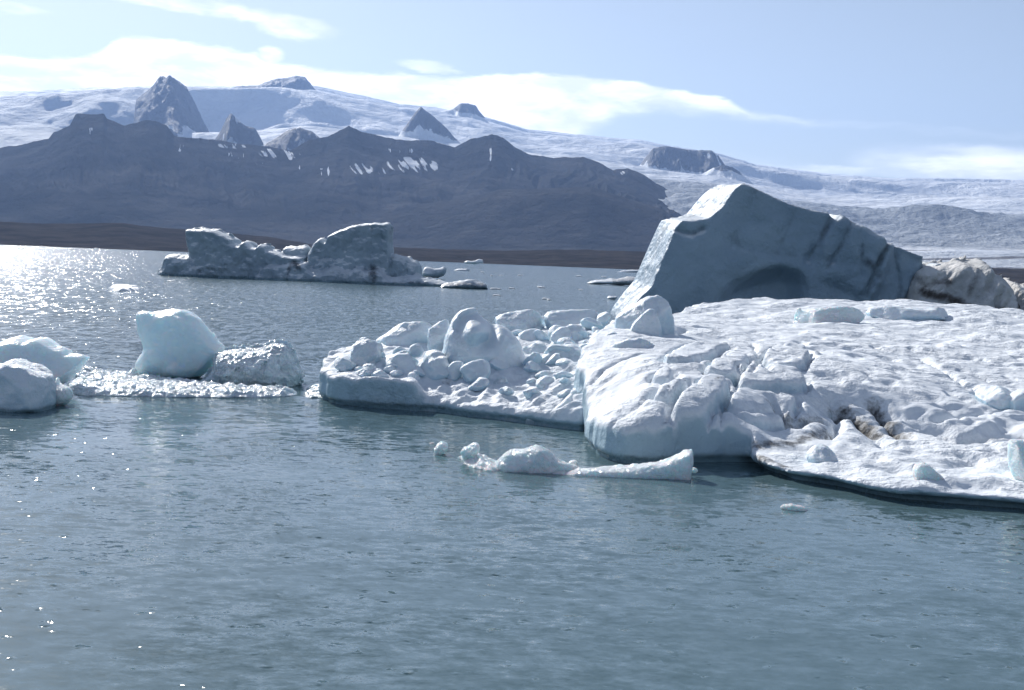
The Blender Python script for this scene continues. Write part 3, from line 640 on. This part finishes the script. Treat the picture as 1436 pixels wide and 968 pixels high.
blk('ice_block', 'square edged flat topped ice block in front of the long sloping slab', z6([(340, 295), (420, 285), (500, 282), (512, 320), (485, 395), (400, 400), (370, 380)]), 34.0, 1.0, seed=6, lean=.15, facets=2, edge=.2)
blk('ice_block', 'small round ice lump on the square edged block', z6([(455, 270), (475, 248), (505, 250), (522, 275), (515, 300), (470, 305)]), 34.3, .5, seed=7, facets=1)
blk('ice_block', 'rough ice lump directly below the upright column', z6([(480, 365), (520, 320), (580, 305), (640, 315), (650, 350), (620, 400), (520, 410)]), 33.8, .9, seed=8, amp=.12, fr=2.4)
blk('ice_block', 'angular ice block leaning at the foot of the hollowed boulder', z6([(670, 350), (700, 325), (770, 305), (805, 310), (800, 385), (770, 415), (700, 405)]), 33.4, .8, seed=9)
blk('ice_block', 'small knob of ice between the rough lump and the angular block', z6([(605, 360), (640, 320), (685, 318), (690, 350), (670, 400), (620, 410)]), 33.7, .6, seed=31)
blk('ice_slab', 'rounded ice slab at the back right of the hollowed boulder', z6([(815, 140), (850, 118), (930, 104), (1000, 106), (1025, 125), (1030, 170), (1000, 230), (900, 250), (850, 230)]), 40.2, 1.6, seed=10, facets=2)
blk('ice_slab', 'long flat ice slab at the back against the open water', z6([(1022, 130), (1045, 112), (1120, 103), (1220, 103), (1255, 112), (1260, 160), (1230, 200), (1040, 200)]), 40.6, 1.5, seed=11, facets=2, edge=.3)
blk('ice_block', 'dark shaded ice block at the right end of the long flat slab', z6([(1248, 112), (1285, 105), (1310, 125), (1290, 165), (1255, 200), (1240, 180)]), 40.2, 1.0, seed=12)
blk('ice_block', 'low ice block in front of the rounded back slab', z6([(912, 210), (950, 185), (1010, 178), (1042, 190), (1040, 250), (930, 270)]), 38.3, 1.0, seed=13)
blk('ice_block', 'tiny ice block in front of the long flat slab', z6([(1040, 185), (1070, 165), (1105, 168), (1115, 215), (1080, 240), (1045, 225)]), 38.2, .8, seed=14)
blk('ice_block', 'barrel shaped upright ice block right of the tiny block', z6([(1100, 190), (1130, 165), (1180, 165), (1198, 185), (1190, 260), (1110, 260)]), 37.6, .9, seed=15, facets=1)
blk('ice_block', 'rough round ice lump just right of the hollowed boulder', z6([(925, 270), (960, 242), (1020, 240), (1050, 265), (1040, 320), (950, 350)]), 36.4, 1.0, seed=16, amp=.1, fr=2.2)
blk('ice_block', 'broad sloping ice block in the middle of the rubble behind the knobbly slope', z6([(970, 340), (1000, 310), (1060, 270), (1100, 250), (1215, 255), (1235, 320), (1215, 400), (1000, 420)]), 35.2, 1.5, seed=17, facets=3, lean=.5)
blk('ice_block', 'rounded ice block resting on top of the knobbly slope', z6([(980, 410), (1005, 385), (1050, 375), (1080, 390), (1085, 430), (1060, 455), (1000, 455)]), 32.6, .7, seed=18)
blk('ice_boulder', 'round bluish ice boulder at the waterline left of the large floe nose', z6([(1020, 560), (1035, 500), (1080, 450), (1150, 435), (1195, 460), (1230, 520), (1230, 640), (1030, 640)]), 30.7, 1.6, seed=19, facets=2, edge=.8)
blk('ice_block', 'small knobbly ice lump left of the round bluish boulder', z6([(940, 560), (965, 530), (1020, 525), (1030, 570), (1015, 610), (945, 610)]), 30.6, .7, seed=20, amp=.09, fr=2.5)
z8 = lambda L: [(800+x/2.258, 400+y/2.258) for x, y in L]
blk('ice_boulder', 'tall faceted white ice boulder in front of the tilted berg foot', z8([(135, 105), (175, 75), (240, 38), (285, 30), (318, 60), (332, 130), (325, 180), (240, 210), (150, 180)]), 36.8, 1.8, seed=21, facets=5, edge=.5, vox=.05)
blk('ice_block', 'leaning triangular ice block in front of the tall faceted boulder', z8([(180, 140), (250, 70), (275, 80), (292, 150), (290, 200), (200, 210)]), 35.6, .9, seed=22, facets=3)
blk('ice_block', 'upper smooth ice block stepping down left from the tall faceted boulder', z8([(65, 230), (75, 185), (120, 150), (190, 132), (225, 160), (200, 230), (100, 280)]), 34.4, 1.4, seed=23)
blk('ice_block', 'lower smooth ice block on the edge of the large floe below the stepped one', z8([(95, 250), (120, 195), (200, 165), (270, 175), (285, 210), (240, 260), (120, 290)]), 32.6, 1.3, seed=24)
blk('ice_block', 'translucent pale ice block with a spike, lying on the crest below the tilted berg', z8([(680, 135), (705, 95), (722, 65), (742, 62), (748, 85), (800, 72), (870, 62), (915, 75), (938, 100), (900, 130), (800, 150), (700, 160)]), 46.0, 1.6, mat=M_CLEAR, seed=25, facets=1, edge=.5, vox=.06)
blk('ice_block', 'long low ice ridge lying on the floe crest in front of the dirty berg', z8([(935, 95), (950, 72), (1000, 62), (1100, 74), (1190, 66), (1235, 85), (1200, 110), (1000, 125)]), 49.0, 1.6, seed=26, facets=0, amp=.12, vox=.07)
blk('ice_block', 'upright square ice block at the right picture edge above the gully', z8([(1380, 350), (1400, 332), (1450, 328), (1490, 340), (1490, 420), (1390, 410)]), gY(1425, 578), .9, seed=27, facets=2)
blk('ice_block', 'low flat ice block behind and left of the square edge block', z8([(1285, 345), (1320, 318), (1380, 318), (1415, 335), (1400, 400), (1310, 395)]), gY(1395, 568), 1.1, seed=28)
blk('ice_block', 'tall smooth ice block at the right edge on the sunlit front slope', z8([(1372, 510), (1385, 487), (1430, 490), (1500, 500), (1500, 640), (1440, 660), (1405, 610), (1385, 560)]), gY(1430, 675), 1.0, mat=M_CLEAR, seed=29, facets=2, vox=.035)
blk('ice_block', 'melting translucent ice lump at the front waterline of the large floe', z8([(1082, 620), (1090, 575), (1120, 560), (1150, 575), (1190, 620), (1220, 665), (1150, 682), (1090, 664)]), gY(1305, 676, .1), .7, mat=M_CLEAR, seed=30, facets=1, vox=.035)
blk('ice_block', 'small smooth dome of ice on the sunlit front slope beside the dark stain', z8([(745, 540), (770, 512), (800, 505), (830, 525), (850, 560), (830, 580), (760, 580)]), gY(1152, 648), .7, seed=32, facets=0, vox=.035)

# small rubble between the blocks: three shapes, copied
rb = np.random.RandomState(5); prot = []
LR = 'small ice rubble between the heaped blocks'
def surf_z(S_, x, y): return S_.H[int((x-S_.xs[0])/S_.h), int((y-S_.ys[0])/S_.h)]
for i in range(88):
    px, py = [(rb.uniform(500, 640), rb.uniform(505, 540)), (rb.uniform(640, 800), rb.uniform(470, 560)), (rb.uniform(740, 850), rb.uniform(455, 500))][i % 3]
    x_, y_ = K.hit(px, py)
    if i < 5:
        c0 = P(px, py, y_)
        q = [(px+18*math.cos(a)*rb.uniform(.7, 1.1), py-4+13*math.sin(a)*rb.uniform(.7, 1.1)) for a in np.linspace(0, 2*math.pi, 8)[:-1]]
        o = blk('ice_lump', 'small loose lump of ice rubble between the larger heaped blocks', q, y_, .55, seed=80+i, facets=5, amp=.05, fr=3, vox=.035, group=LR, cat='ice lump', zmin=-5); prot.append(o)
    else: o = prot[i % 5].copy(); col.objects.link(o)
    sc_ = rb.uniform(.45, 1.15); o.scale = (sc_, sc_, sc_*rb.uniform(.7, 1)); o.rotation_euler = (rb.uniform(-.3, .3), rb.uniform(-.3, .3), rb.uniform(0, 6.28))
    o.location = (x_, y_, surf_z(K, x_, y_)-.10*sc_)

# ------------------------------------------------------------------ ice on the left
z5 = lambda L: [(x/2.992, 400+y/2.992) for x, y in L]
blk('ice_chunk', 'tall smooth light blue ice chunk standing on the brash strip', z5([(580, 375), (572, 345), (580, 310), (608, 270), (600, 235), (580, 195), (572, 140), (576, 112), (600, 106), (650, 112), (690, 104), (735, 99), (780, 104), (830, 130), (870, 180), (905, 225), (945, 262), (950, 300), (900, 380), (850, 402), (740, 402), (660, 388)]), 38.6, 1.3, mat=M_BLUE, seed=40, facets=-3, edge=.45, lean=.1, amp=.13, fr=2.4, cat='ice chunk', group=None, vox=.045,
    front=lambda x, z: -.55*ss(0, .30, (x-P(268, 535, 38.6)[0])-(z-P(268, 532, 38.6)[2])*.95) + .10*(np.abs(fbm(x*1.2, 0*x, z*1.2, 2))))
def knob_n(x, y, z):
    return -.13*ridged(x*3.2, y*3.2, z*3.4, 2, .5)+.06*fbm(x*8, y*8, z*8, 2)
blk('ice_mound', 'white knobbly honeycombed ice mound glittering right of the blue chunk', z5([(860, 405), (900, 360), (905, 300), (940, 272), (1040, 265), (1090, 262), (1150, 240), (1210, 255), (1235, 320), (1268, 360), (1262, 400), (1240, 450), (1000, 440)]), 37.6, 2.2, mat=M_KNOB, seed=41, facets=-3, edge=1.0, lean=.5, noise=knob_n, vox=.033, cat='ice mound', group=None)
GL = 'ice pieces at the left edge'
blk('ice_piece', 'wedge of blue ice at the left edge behind the rounded grey piece', z5([(-160, 420), (-140, 250), (-20, 242), (25, 222), (60, 214), (95, 222), (118, 232), (150, 218), (180, 232), (215, 255), (270, 272), (276, 290), (310, 290), (356, 298), (352, 325), (336, 345), (300, 400), (270, 420)]), 33.6, 2.4, mat=M_BLUE, seed=42, facets=-2, edge=.6, lean=.6, cat='ice chunk', group=GL, amp=.1)
blk('ice_piece', 'rounded grey ice piece in the water at the left picture edge', z5([(-160, 560), (-150, 340), (0, 335), (30, 315), (60, 308), (90, 325), (120, 308), (160, 305), (180, 330), (195, 380), (215, 430), (225, 480), (220, 545)]), 29.8, 2.0, mat=M_BLOCK, seed=43, facets=1, edge=.5, lean=.3, cat='ice chunk', group=GL, amp=.09)
blk('ice_piece', 'small clear ice piece leaning right of the rounded grey piece', z5([(190, 400), (205, 375), (235, 385), (245, 415), (290, 430), (305, 470), (280, 500), (200, 520)]), 30.6, .8, mat=M_CLEAR, seed=44, facets=2, cat='ice chunk', group=GL, vox=.035)

# low strips of brash ice floating in the water: flat plan outline with knobbly top
def strip(name, label, plan, top, mat, nz, vox=.04, cat='brash ice', seed=0, group=None, namp=.1, edge=.5):
    q = [W(*p)[:2] for p in plan]; xs_ = [p[0] for p in q]; ys_ = [p[1] for p in q]
    xs = np.arange(min(xs_)-.3, max(xs_)+.3, vox).astype(np.float32); ys = np.arange(min(ys_)-.3, max(ys_)+.3, vox).astype(np.float32); zs = np.arange(-.25, top+.35, vox).astype(np.float32)
    XX, YY = np.meshgrid(xs, ys, indexing='ij')
    od = poly_sd(XX+.12*fbm(XX*1.5, YY*1.5, seed, 3), YY+.2*fbm(XX*1.5, YY*1.5, seed+5, 3), chaikin(q, 1))
    H = top*np.clip(-od/edge, 0, 1)**.6 + nz(XX, YY)*np.clip(-od/.25, 0, 1)
    S = smax(zs[None, None, :]-H[:, :, None], od[:, :, None], .05).astype(np.float32)
    S = band_noise(S, xs, ys, zs, lambda x, y, z: namp*fbm(x*5, y*5, z*5, 3, .6), .2)
    S = np.maximum(S, -.15-zs[None, None, :]); S[0] = S[-1] = 9; S[:, 0] = S[:, -1] = 9; S[:, :, 0] = S[:, :, -1] = 9
    V, Q = nets(S, (xs[0], ys[0], zs[0]), vox)
    o = mesh_obj(name, V, Q, mat, {'dirt': np.zeros(len(V))}); recenter(o); tag(o, label, cat, group); return o
strip('brash_strip', 'low glittering strip of broken ice below the blue chunk, reaching left', [(92, 548), (100, 535), (130, 522), (190, 528), (260, 538), (330, 545), (415, 548), (418, 556), (350, 559), (250, 558), (160, 556), (110, 555)], .09, M_KNOB, lambda X, Y: .13*np.clip(ridged(X*2.2, Y*1.6, 3, 3, .6), -.2, 1), vox=.045, seed=3)
strip('brash_ice', 'small bright brash patch at the tip of the blue wedge', [(98, 524), (110, 519), (138, 520), (142, 527), (110, 530)], .12, M_KNOB, lambda X, Y: .1*ridged(X*2, Y*2, 1, 2), seed=4)
strip('brash_ice', 'short flat ice pieces between the knobbly mound and the rubble shelf', [(428, 546), (440, 541), (466, 545), (468, 557), (440, 560), (426, 555)], .10, M_BLOCK, lambda X, Y: .12*fbm(X*2, Y*2, 1, 2), seed=5)
strip('brash_ice', 'faint row of wave washed ice crumbs left of the melted ice sliver', [(640, 640), (662, 636), (700, 650), (706, 658), (690, 662), (655, 655)], .05, M_CLEAR, lambda X, Y: .12*np.clip(ridged(X*4, Y*3, 1, 2), 0, 1), vox=.03, seed=6, edge=.3)
blk('ice_shard', 'small upright frosty shard in front of the brash strip', z5([(462, 440), (470, 415), (500, 412), (520, 425), (515, 455), (540, 470), (538, 495), (465, 492)]), 34.2, .4, mat=M_CLEAR, seed=45, facets=1, cat='ice shard', group=None, vox=.03)
blk('ice_shard', 'tiny pointed shard just left of the blue chunk foot', z5([(535, 390), (545, 360), (560, 348), (572, 360), (580, 395), (560, 405)]), 37.4, .4, mat=M_CLEAR, seed=46, facets=1, cat='ice shard', group=None, vox=.035)
# clear ice floating before the floe
zc = lambda L: [(540+x/3.122, 600+y/3.122) for x, y in L]
GC = 'clear ice floating before the floe'
blk('clear_ice', 'translucent low hump of clear ice floating before the round bluish boulder', zc([(480, 235), (484, 150), (515, 115), (560, 95), (600, 100), (640, 85), (672, 78), (705, 90), (745, 130), (800, 155), (850, 165), (880, 235)]), 23.7, .8, mat=M_CLEAR, seed=50, facets=-2, edge=.35, cat='clear ice', group=GC, vox=.028, amp=.10, fr=4.5)
blk('clear_ice', 'long thin clear ice sliver ending in an upturned glassy tail', zc([(700, 250), (720, 190), (800, 184), (900, 174), (990, 166), (1080, 162), (1150, 154), (1225, 146), (1280, 120), (1320, 98), (1350, 100), (1355, 150), (1345, 190), (1330, 250)]), 23.5, .55, mat=M_CLEAR, seed=51, facets=-3, edge=.15, cat='clear ice', group=GC, vox=.028, amp=.10, fr=4.5)
blk('clear_ice', 'jagged lump of glassy ice left of the low hump', zc([(328, 110), (335, 90), (360, 85), (380, 66), (412, 68), (420, 100), (400, 130), (385, 165), (370, 165), (372, 130), (365, 200)]), 24.3, .4, mat=M_CLEAR, seed=52, facets=-2, edge=.2, cat='clear ice', group=GC, vox=.025, amp=.10, fr=4.5)
blk('clear_ice', 'little glassy ice bit standing farthest left of the clear pieces', zc([(212, 100), (225, 72), (250, 60), (278, 72), (270, 110), (240, 125), (215, 135)]), 25.2, .35, mat=M_CLEAR, seed=53, facets=-2, edge=.2, cat='clear ice', group=GC, vox=.025, amp=.10, fr=4.5)
blk('clear_ice', 'flat skim of clear ice drifting beside the farthest left glassy bit', zc([(70, 90), (74, 55), (90, 52), (110, 70), (170, 72), (215, 60), (220, 80), (150, 88), (90, 82)]), 26.6, .3, mat=M_CLEAR, seed=54, facets=0, edge=.1, cat='clear ice', group=GC, vox=.022, amp=.02, fr=5)
blk('clear_ice', 'tiny glassy bit at the end of the upturned tail', zc([(1340, 185), (1345, 172), (1365, 178), (1372, 190), (1360, 200), (1342, 198)]), 23.7, .2, mat=M_CLEAR, seed=55, facets=1, edge=.1, cat='clear ice', group=GC, vox=.02, amp=.02, fr=5)
blk('clear_ice', 'small curled glassy bit behind the low hump of clear ice', zc([(800, 165), (805, 145), (830, 138), (848, 150), (840, 175)]), 24.2, .25, mat=M_CLEAR, seed=56, facets=1, edge=.1, cat='clear ice', group=GC, vox=.02, amp=.03, fr=5)
blk('clear_ice', 'lone flat glassy shard on open water in front of the large floe', [(1093, 714), (1098, 708), (1112, 707), (1128, 710), (1134, 716), (1130, 721), (1110, 720)], 20.7, .4, mat=M_CLEAR, seed=57, facets=1, edge=.1, cat='clear ice', group=GC, vox=.02, amp=.03, fr=5)

# ------------------------------------------------------------------ tilted berg
YB = 89.0
def bz(px, py): p = P(px, py, YB); return (p[0], p[2])
def berg_front(x, z):
    t = -.8*np.clip(line_d(x, z, [bz(900, 380), bz(940, 330)])/4, 0, 1)*0
    u_ = x*.85-z*.5; v_ = x*.5+z*.85
    out = .5*fbm(x*.14, 0*x, z*.14+3, 2) + .12*fbm(x*.7, 0*x, z*.7, 3) + .16*ridged(u_*.35, 0*x, v_*.06, 3)
    for L, dp, wd in GROOVES:
        out = out - .8*dp*np.exp(-(line_d(x+.35*fbm(x*.6, 0*x, z*.6, 3), z, [bz(*q) for q in L])/(wd*.8))**2)
    cave = poly_sd(x+.3*fbm(x*.5, 0*x, z*.5, 3), z, chaikin([bz(*q) for q in CAVE], 2))
    out = out - 2.3*ss(.25, -1.2, cave)*ss(bz(975, 420)[0], bz(1065, 400)[0], x)
    rib = poly_sd(x, z, [bz(*q) for q in [(1150, 300), (1165, 307), (1225, 340), (1210, 400), (1190, 420), (1130, 390), (1120, 340)]])
    out = out + .5*ss(.3, -.6, rib)
    st = poly_sd(x, z, [bz(*q) for q in [(1222, 335), (1280, 368), (1315, 400), (1300, 470), (1180, 470), (1195, 410)]])
    return out - .6*ss(.2, -.6, st)
GROOVES = [([(1225, 345), (1232, 400), (1226, 450)], .25, .25), ([(1100, 292), (1075, 350)], .12, .3), ([(1045, 265), (1015, 345)], .12, .5), ([(1150, 300), (1132, 330), (1112, 365)], .35, .28), ([(1170, 312), (1150, 350), (1135, 375)], .3, .25), ([(1215, 340), (1196, 375), (1185, 410)], .5, .3), ([(1270, 360), (1254, 395), (1240, 425), (1230, 440)], .5, .35), ([(1250, 400), (1215, 440), (1200, 460)], .2, .3), ([(930, 320), (960, 330), (975, 322)], .4, .3), ([(1010, 335), (1030, 350), (1100, 360), (1170, 370)], .15, .4), ([(1180, 345), (1178, 385)], .25, .2)]
CAVE = [(1050, 378), (1080, 372), (1105, 382), (1114, 400), (1108, 425), (1090, 445), (1075, 480), (960, 480), (985, 420), (1010, 390)]
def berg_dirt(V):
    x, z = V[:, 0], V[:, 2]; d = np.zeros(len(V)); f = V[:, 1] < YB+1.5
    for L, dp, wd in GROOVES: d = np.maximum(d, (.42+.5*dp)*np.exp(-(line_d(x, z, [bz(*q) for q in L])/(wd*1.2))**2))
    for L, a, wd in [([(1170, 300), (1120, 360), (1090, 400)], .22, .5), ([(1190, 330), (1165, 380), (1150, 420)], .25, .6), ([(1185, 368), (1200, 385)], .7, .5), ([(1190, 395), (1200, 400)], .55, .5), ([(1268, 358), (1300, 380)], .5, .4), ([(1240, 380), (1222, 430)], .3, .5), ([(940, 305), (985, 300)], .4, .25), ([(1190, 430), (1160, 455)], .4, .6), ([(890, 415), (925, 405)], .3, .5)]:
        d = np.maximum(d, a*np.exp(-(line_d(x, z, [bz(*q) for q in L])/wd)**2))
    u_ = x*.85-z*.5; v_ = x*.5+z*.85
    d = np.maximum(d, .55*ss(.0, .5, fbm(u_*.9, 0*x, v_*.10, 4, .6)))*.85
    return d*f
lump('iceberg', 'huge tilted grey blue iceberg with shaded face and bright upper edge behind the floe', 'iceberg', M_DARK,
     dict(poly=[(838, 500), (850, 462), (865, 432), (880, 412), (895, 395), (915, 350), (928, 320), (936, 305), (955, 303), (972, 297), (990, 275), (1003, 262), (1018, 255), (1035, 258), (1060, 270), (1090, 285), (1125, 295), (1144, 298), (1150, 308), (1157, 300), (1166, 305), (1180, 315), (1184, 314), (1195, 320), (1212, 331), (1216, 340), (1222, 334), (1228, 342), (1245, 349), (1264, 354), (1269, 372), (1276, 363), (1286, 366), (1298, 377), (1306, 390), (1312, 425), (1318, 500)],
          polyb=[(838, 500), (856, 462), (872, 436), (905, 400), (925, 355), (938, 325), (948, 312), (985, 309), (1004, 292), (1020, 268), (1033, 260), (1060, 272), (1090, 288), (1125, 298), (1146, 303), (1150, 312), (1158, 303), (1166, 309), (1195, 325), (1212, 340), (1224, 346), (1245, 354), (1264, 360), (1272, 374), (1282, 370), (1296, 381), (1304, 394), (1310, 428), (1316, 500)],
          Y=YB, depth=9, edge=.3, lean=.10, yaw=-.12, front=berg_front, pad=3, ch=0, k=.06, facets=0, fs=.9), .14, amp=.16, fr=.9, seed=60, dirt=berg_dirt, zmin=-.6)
# dirty berg to its right
YD = 82.0
def dz_(px, py): p = P(px, py, YD); return (p[0], p[2])
def dirty_n(x, y, z):
    u_ = x*.9-z*.55; return -.35+.75*(ridged(u_*.8, y*.25, (x*.5+z*.9)*.14, 4, .65)-.3)+.12*fbm(x*1.2, y*1.2, z*1.2, 3)
def dirty_d(V):
    x, z = V[:, 0], V[:, 2]; u_ = x*.9-z*.55
    d = .28*ss(.1, .5, fbm(u_*1.6, 0*x, (x*.5+z*.9)*.15+2, 3))
    for L, a, wd in [([(1290, 385), (1305, 400), (1330, 395)], .6, .45), ([(1300, 410), (1330, 420), (1345, 430)], .7, .5), ([(1366, 375), (1352, 400), (1345, 420)], .45, .3), ([(1405, 415), (1395, 440)], .75, .22), ([(1375, 430), (1388, 436)], .6, .3), ([(1350, 372), (1380, 370)], .4, .2)]:
        d = np.maximum(d, a*np.exp(-(line_d(x, z, [dz_(*q) for q in L])/wd)**2))
    return d
lump('iceberg', 'dirty brownish white ridged iceberg at the right edge beside the tilted berg', 'iceberg', M_DIRTY,
     [dict(poly=[(1270, 500), (1278, 405), (1282, 395), (1290, 378), (1310, 372), (1335, 368), (1352, 367), (1364, 374), (1370, 420), (1370, 500)], Y=YD+1, depth=5, edge=.7, lean=.6, pad=1, ch=0, yaw=-.9, k=.1, uk=.05),
      dict(poly=[(1330, 500), (1345, 420), (1356, 385), (1366, 368), (1378, 362), (1386, 367), (1390, 382), (1400, 390), (1406, 405), (1408, 440), (1410, 500)], Y=YD, depth=5, edge=.7, lean=.6, pad=1, ch=0, yaw=-.9, k=.1, uk=.05),
      dict(poly=[(1385, 500), (1396, 404), (1408, 394), (1420, 402), (1432, 392), (1446, 402), (1470, 410), (1510, 440), (1540, 500)], Y=YD-1, depth=5, edge=.7, lean=.6, pad=1, ch=0, yaw=-.9, k=.1, uk=.05)],
     .12, noise=dirty_n, amp=.7, seed=61, dirt=dirty_d, zmin=-.6)

# ------------------------------------------------------------------ far berg
z4 = lambda L: [(200+x/2.762, 280+y/2.762) for x, y in L]
YF = 184.0
def fz(px, py): p = P(px, py, YF); return (p[0], p[2])
def far_d(V):
    x, z = V[:, 0], V[:, 2]; d = np.zeros(len(V))
    for L, a, wd in [([(600, 250), (590, 310)], .8, .6), ([(615, 245), (630, 265)], .9, .9), ([(870, 270), (865, 330)], .6, .5), ([(905, 265), (915, 300)], .9, 1.0), ([(895, 110), (893, 170)], .6, .4), ([(962, 110), (962, 160)], .6, .4), ([(1060, 330), (1140, 335)], .9, .9), ([(415, 200), (440, 250), (465, 310)], .45, .8), ([(500, 230), (520, 245)], .5, .9), ([(730, 150), (745, 200)], .4, .9), ([(830, 200), (860, 190)], .5, .8), ([(980, 225), (1000, 280)], .5, 1.0)]:
        d = np.maximum(d, .7*a*np.exp(-(line_d(x, z, [fz(*q) for q in z4(L)])/wd)**2))
    return d
lump('iceberg', 'distant long iceberg with a square tower at each end, before the brown shore', 'iceberg', M_FAR,
     [dict(poly=z4([(195, 330), (200, 210), (190, 170), (184, 118), (192, 114), (250, 113), (300, 121), (340, 140), (366, 155), (370, 172), (392, 178), (402, 162), (420, 160), (440, 184), (455, 186), (470, 170), (495, 178), (502, 195), (545, 205), (560, 215), (640, 222), (640, 330)]), Y=YF, depth=9, edge=.5, lean=.1, pad=1, ch=0, k=.12),
      dict(poly=z4([(60, 340), (64, 290), (78, 262), (90, 222), (104, 209), (150, 211), (205, 214), (230, 260), (245, 300), (245, 340)]), Y=YF-3, depth=6, edge=1.4, lean=.2, pad=1, ch=1, k=.3),
      dict(poly=z4([(640, 330), (650, 208), (672, 170), (690, 150), (706, 150), (716, 165), (722, 142), (745, 128), (782, 114), (810, 102), (850, 94), (905, 89), (956, 92), (966, 120), (964, 160), (970, 200), (975, 330)]), Y=YF+1, depth=8, edge=.5, lean=.2, pad=1, ch=0, k=.12),
      dict(poly=z4([(540, 330), (545, 190), (560, 183), (640, 176), (652, 190), (650, 330)]), Y=YF+2, depth=5, edge=.8, pad=1, ch=1),
      dict(poly=z4([(400, 345), (440, 300), (480, 250), (530, 252), (570, 243), (636, 240), (646, 252), (652, 272), (690, 278), (716, 270), (740, 255), (765, 262), (785, 272), (812, 276), (822, 262), (852, 262), (864, 276), (890, 270), (912, 264), (932, 280), (952, 300), (1010, 298), (1060, 295), (1100, 303), (1180, 318), (1230, 325), (1240, 355), (1140, 360), (700, 350)]), Y=YF-4, depth=5, edge=.9, lean=.3, pad=1, ch=1, k=.2),
      dict(poly=z4([(650, 330), (660, 215), (700, 212), (760, 205), (800, 215), (840, 240), (840, 330)]), Y=YF-1.5, depth=5, edge=1.2, lean=.4, pad=1, ch=1, k=.2),
      dict(poly=z4([(945, 330), (955, 215), (975, 210), (1010, 216), (1040, 228), (1066, 240), (1080, 262), (1085, 330)]), Y=YF, depth=6, edge=1.5, pad=1, ch=1)],
     .16, noise=lambda x, y, z: .60*fbm(x*.5, y*.5, z*.7, 5, .6)-.35*np.clip(ridged(x*.45, y*.3, z*.25, 3, .6)-.2, 0, 1)+.14-.22*np.clip(ridged(x*1.1, y*1.0, z*.8, 3, .6)-.1, 0, 1), amp=.6, seed=62, dirt=far_d, zmin=-.5)
GF = 'bits of ice near the distant iceberg'
def farbit(label, poly, Y, dep, seed, mat=None, name='ice_floe', vox=None, cat='ice floe', group=None, dirt=None):
    return lump(name, label, cat, mat or M_FAR, dict(poly=poly, Y=Y, depth=dep, edge=dep*.4, lean=.6, ch=1, facets=1, pad=.5), vox or .1*Y/100, amp=.22*Y/100, fr=140/Y, seed=seed, group=group, zmin=-.3, dirt=dirt)
farbit('low pointed ice floe with a dark side off the right end of the distant iceberg', z4([(1140, 352), (1160, 325), (1200, 318), (1240, 310), (1270, 305), (1300, 318), (1332, 325), (1338, 352)]), W(650, 405)[1]+1, 4, 70, dirt=lambda V: .5*(V[:, 2] < .9))
farbit('small square ice block floating just right of the distant iceberg', z4([(1082, 300), (1085, 264), (1110, 260), (1140, 266), (1172, 262), (1176, 290), (1140, 305)]), W(605, 391)[1], 4, 71)
farbit('tiny white ice bit by the far brown shore', [(651, 369), (655, 365), (664, 366), (671, 363), (678, 364), (677, 370), (660, 371)], 620, 5, 72, M_BIT, vox=.35)
farbit('flat sliver of ice left of the tiny shore bit', [(635, 379), (645, 377), (658, 378), (659, 381), (640, 381)], W(645, 380)[1], 5, 73, M_BIT, vox=.2)
farbit('flat white ice floe with a dark end at the foot of the tilted berg', [(818, 398), (835, 393), (860, 391), (885, 388), (902, 388), (900, 401), (860, 400)], W(860, 400)[1], 7, 74, M_BIT, dirt=lambda V: .5*(V[:, 0] > P(857, 400, W(860, 400)[1])[0]))
farbit('thin ice line behind the flat floe beside the tilted berg', [(864, 381), (880, 379), (905, 378), (905, 382), (870, 383)], W(880, 382)[1], 8, 75, M_BIT, vox=.3)
farbit('small bright scrap of ice on the water left of the tilted berg foot', [(850, 418), (856, 415), (866, 416), (864, 419), (854, 420)], W(856, 420)[1], 1.2, 76, M_BIT, vox=.06)
strip('brash_ice', 'small brash cluster on the glittering water left of the distant iceberg', [(150, 405), (165, 401), (185, 402), (199, 405), (190, 409), (160, 409)], .12, M_BIT, lambda X, Y: .5*np.clip(ridged(X*.5, Y*.35, 2, 3, .6)-.35, -.3, 1), vox=.14, seed=9, edge=1.0)
rnb = np.random.RandomState(3); proto = None
for i, (px, py) in enumerate([(757, 403), (765, 420), (690, 387), (703, 387), (729, 387), (812, 388), (847, 389), (695, 406), (760, 404), (718, 405), (815, 407), (30, 349), (62, 345), (85, 346), (100, 350), (135, 349), (235, 352), (677, 382), (240, 395), (210, 396), (770, 421), (697, 415)]):
    far_ = W(px, py); sc_ = min(1.0, far_[1]/260)*rnb.uniform(.6, 1.3)
    if proto is None:
        proto = farbit('small white ice crumb adrift on the open lake', [(px-6, py), (px-4, py-2), (px+1, py-3), (px+5, py-1), (px+7, py)], far_[1], 1.5, 78, M_BIT, name='ice_crumb', cat='ice crumb', group='ice crumbs adrift on the lake', vox=.07); o = proto; w0 = far_[1]
    else:
        o = proto.copy(); col.objects.link(o)
    s_ = rnb.uniform(.5, 1.2)*max(.7, (far_[1]/w0)**.75); o.scale = (s_*rnb.uniform(.8, 2.0), s_, s_*.8); o.rotation_euler = (0, 0, rnb.uniform(-.5, .5)); o.location = (far_[0], far_[1], 0)
sc.cycles.max_bounces = 8; sc.cycles.transmission_bounces = 6; sc.cycles.volume_bounces = 1
sc.cycles.caustics_reflective = False; sc.cycles.caustics_refractive = False
sc.cycles.use_denoising = True
print('done', time.time()-T0)
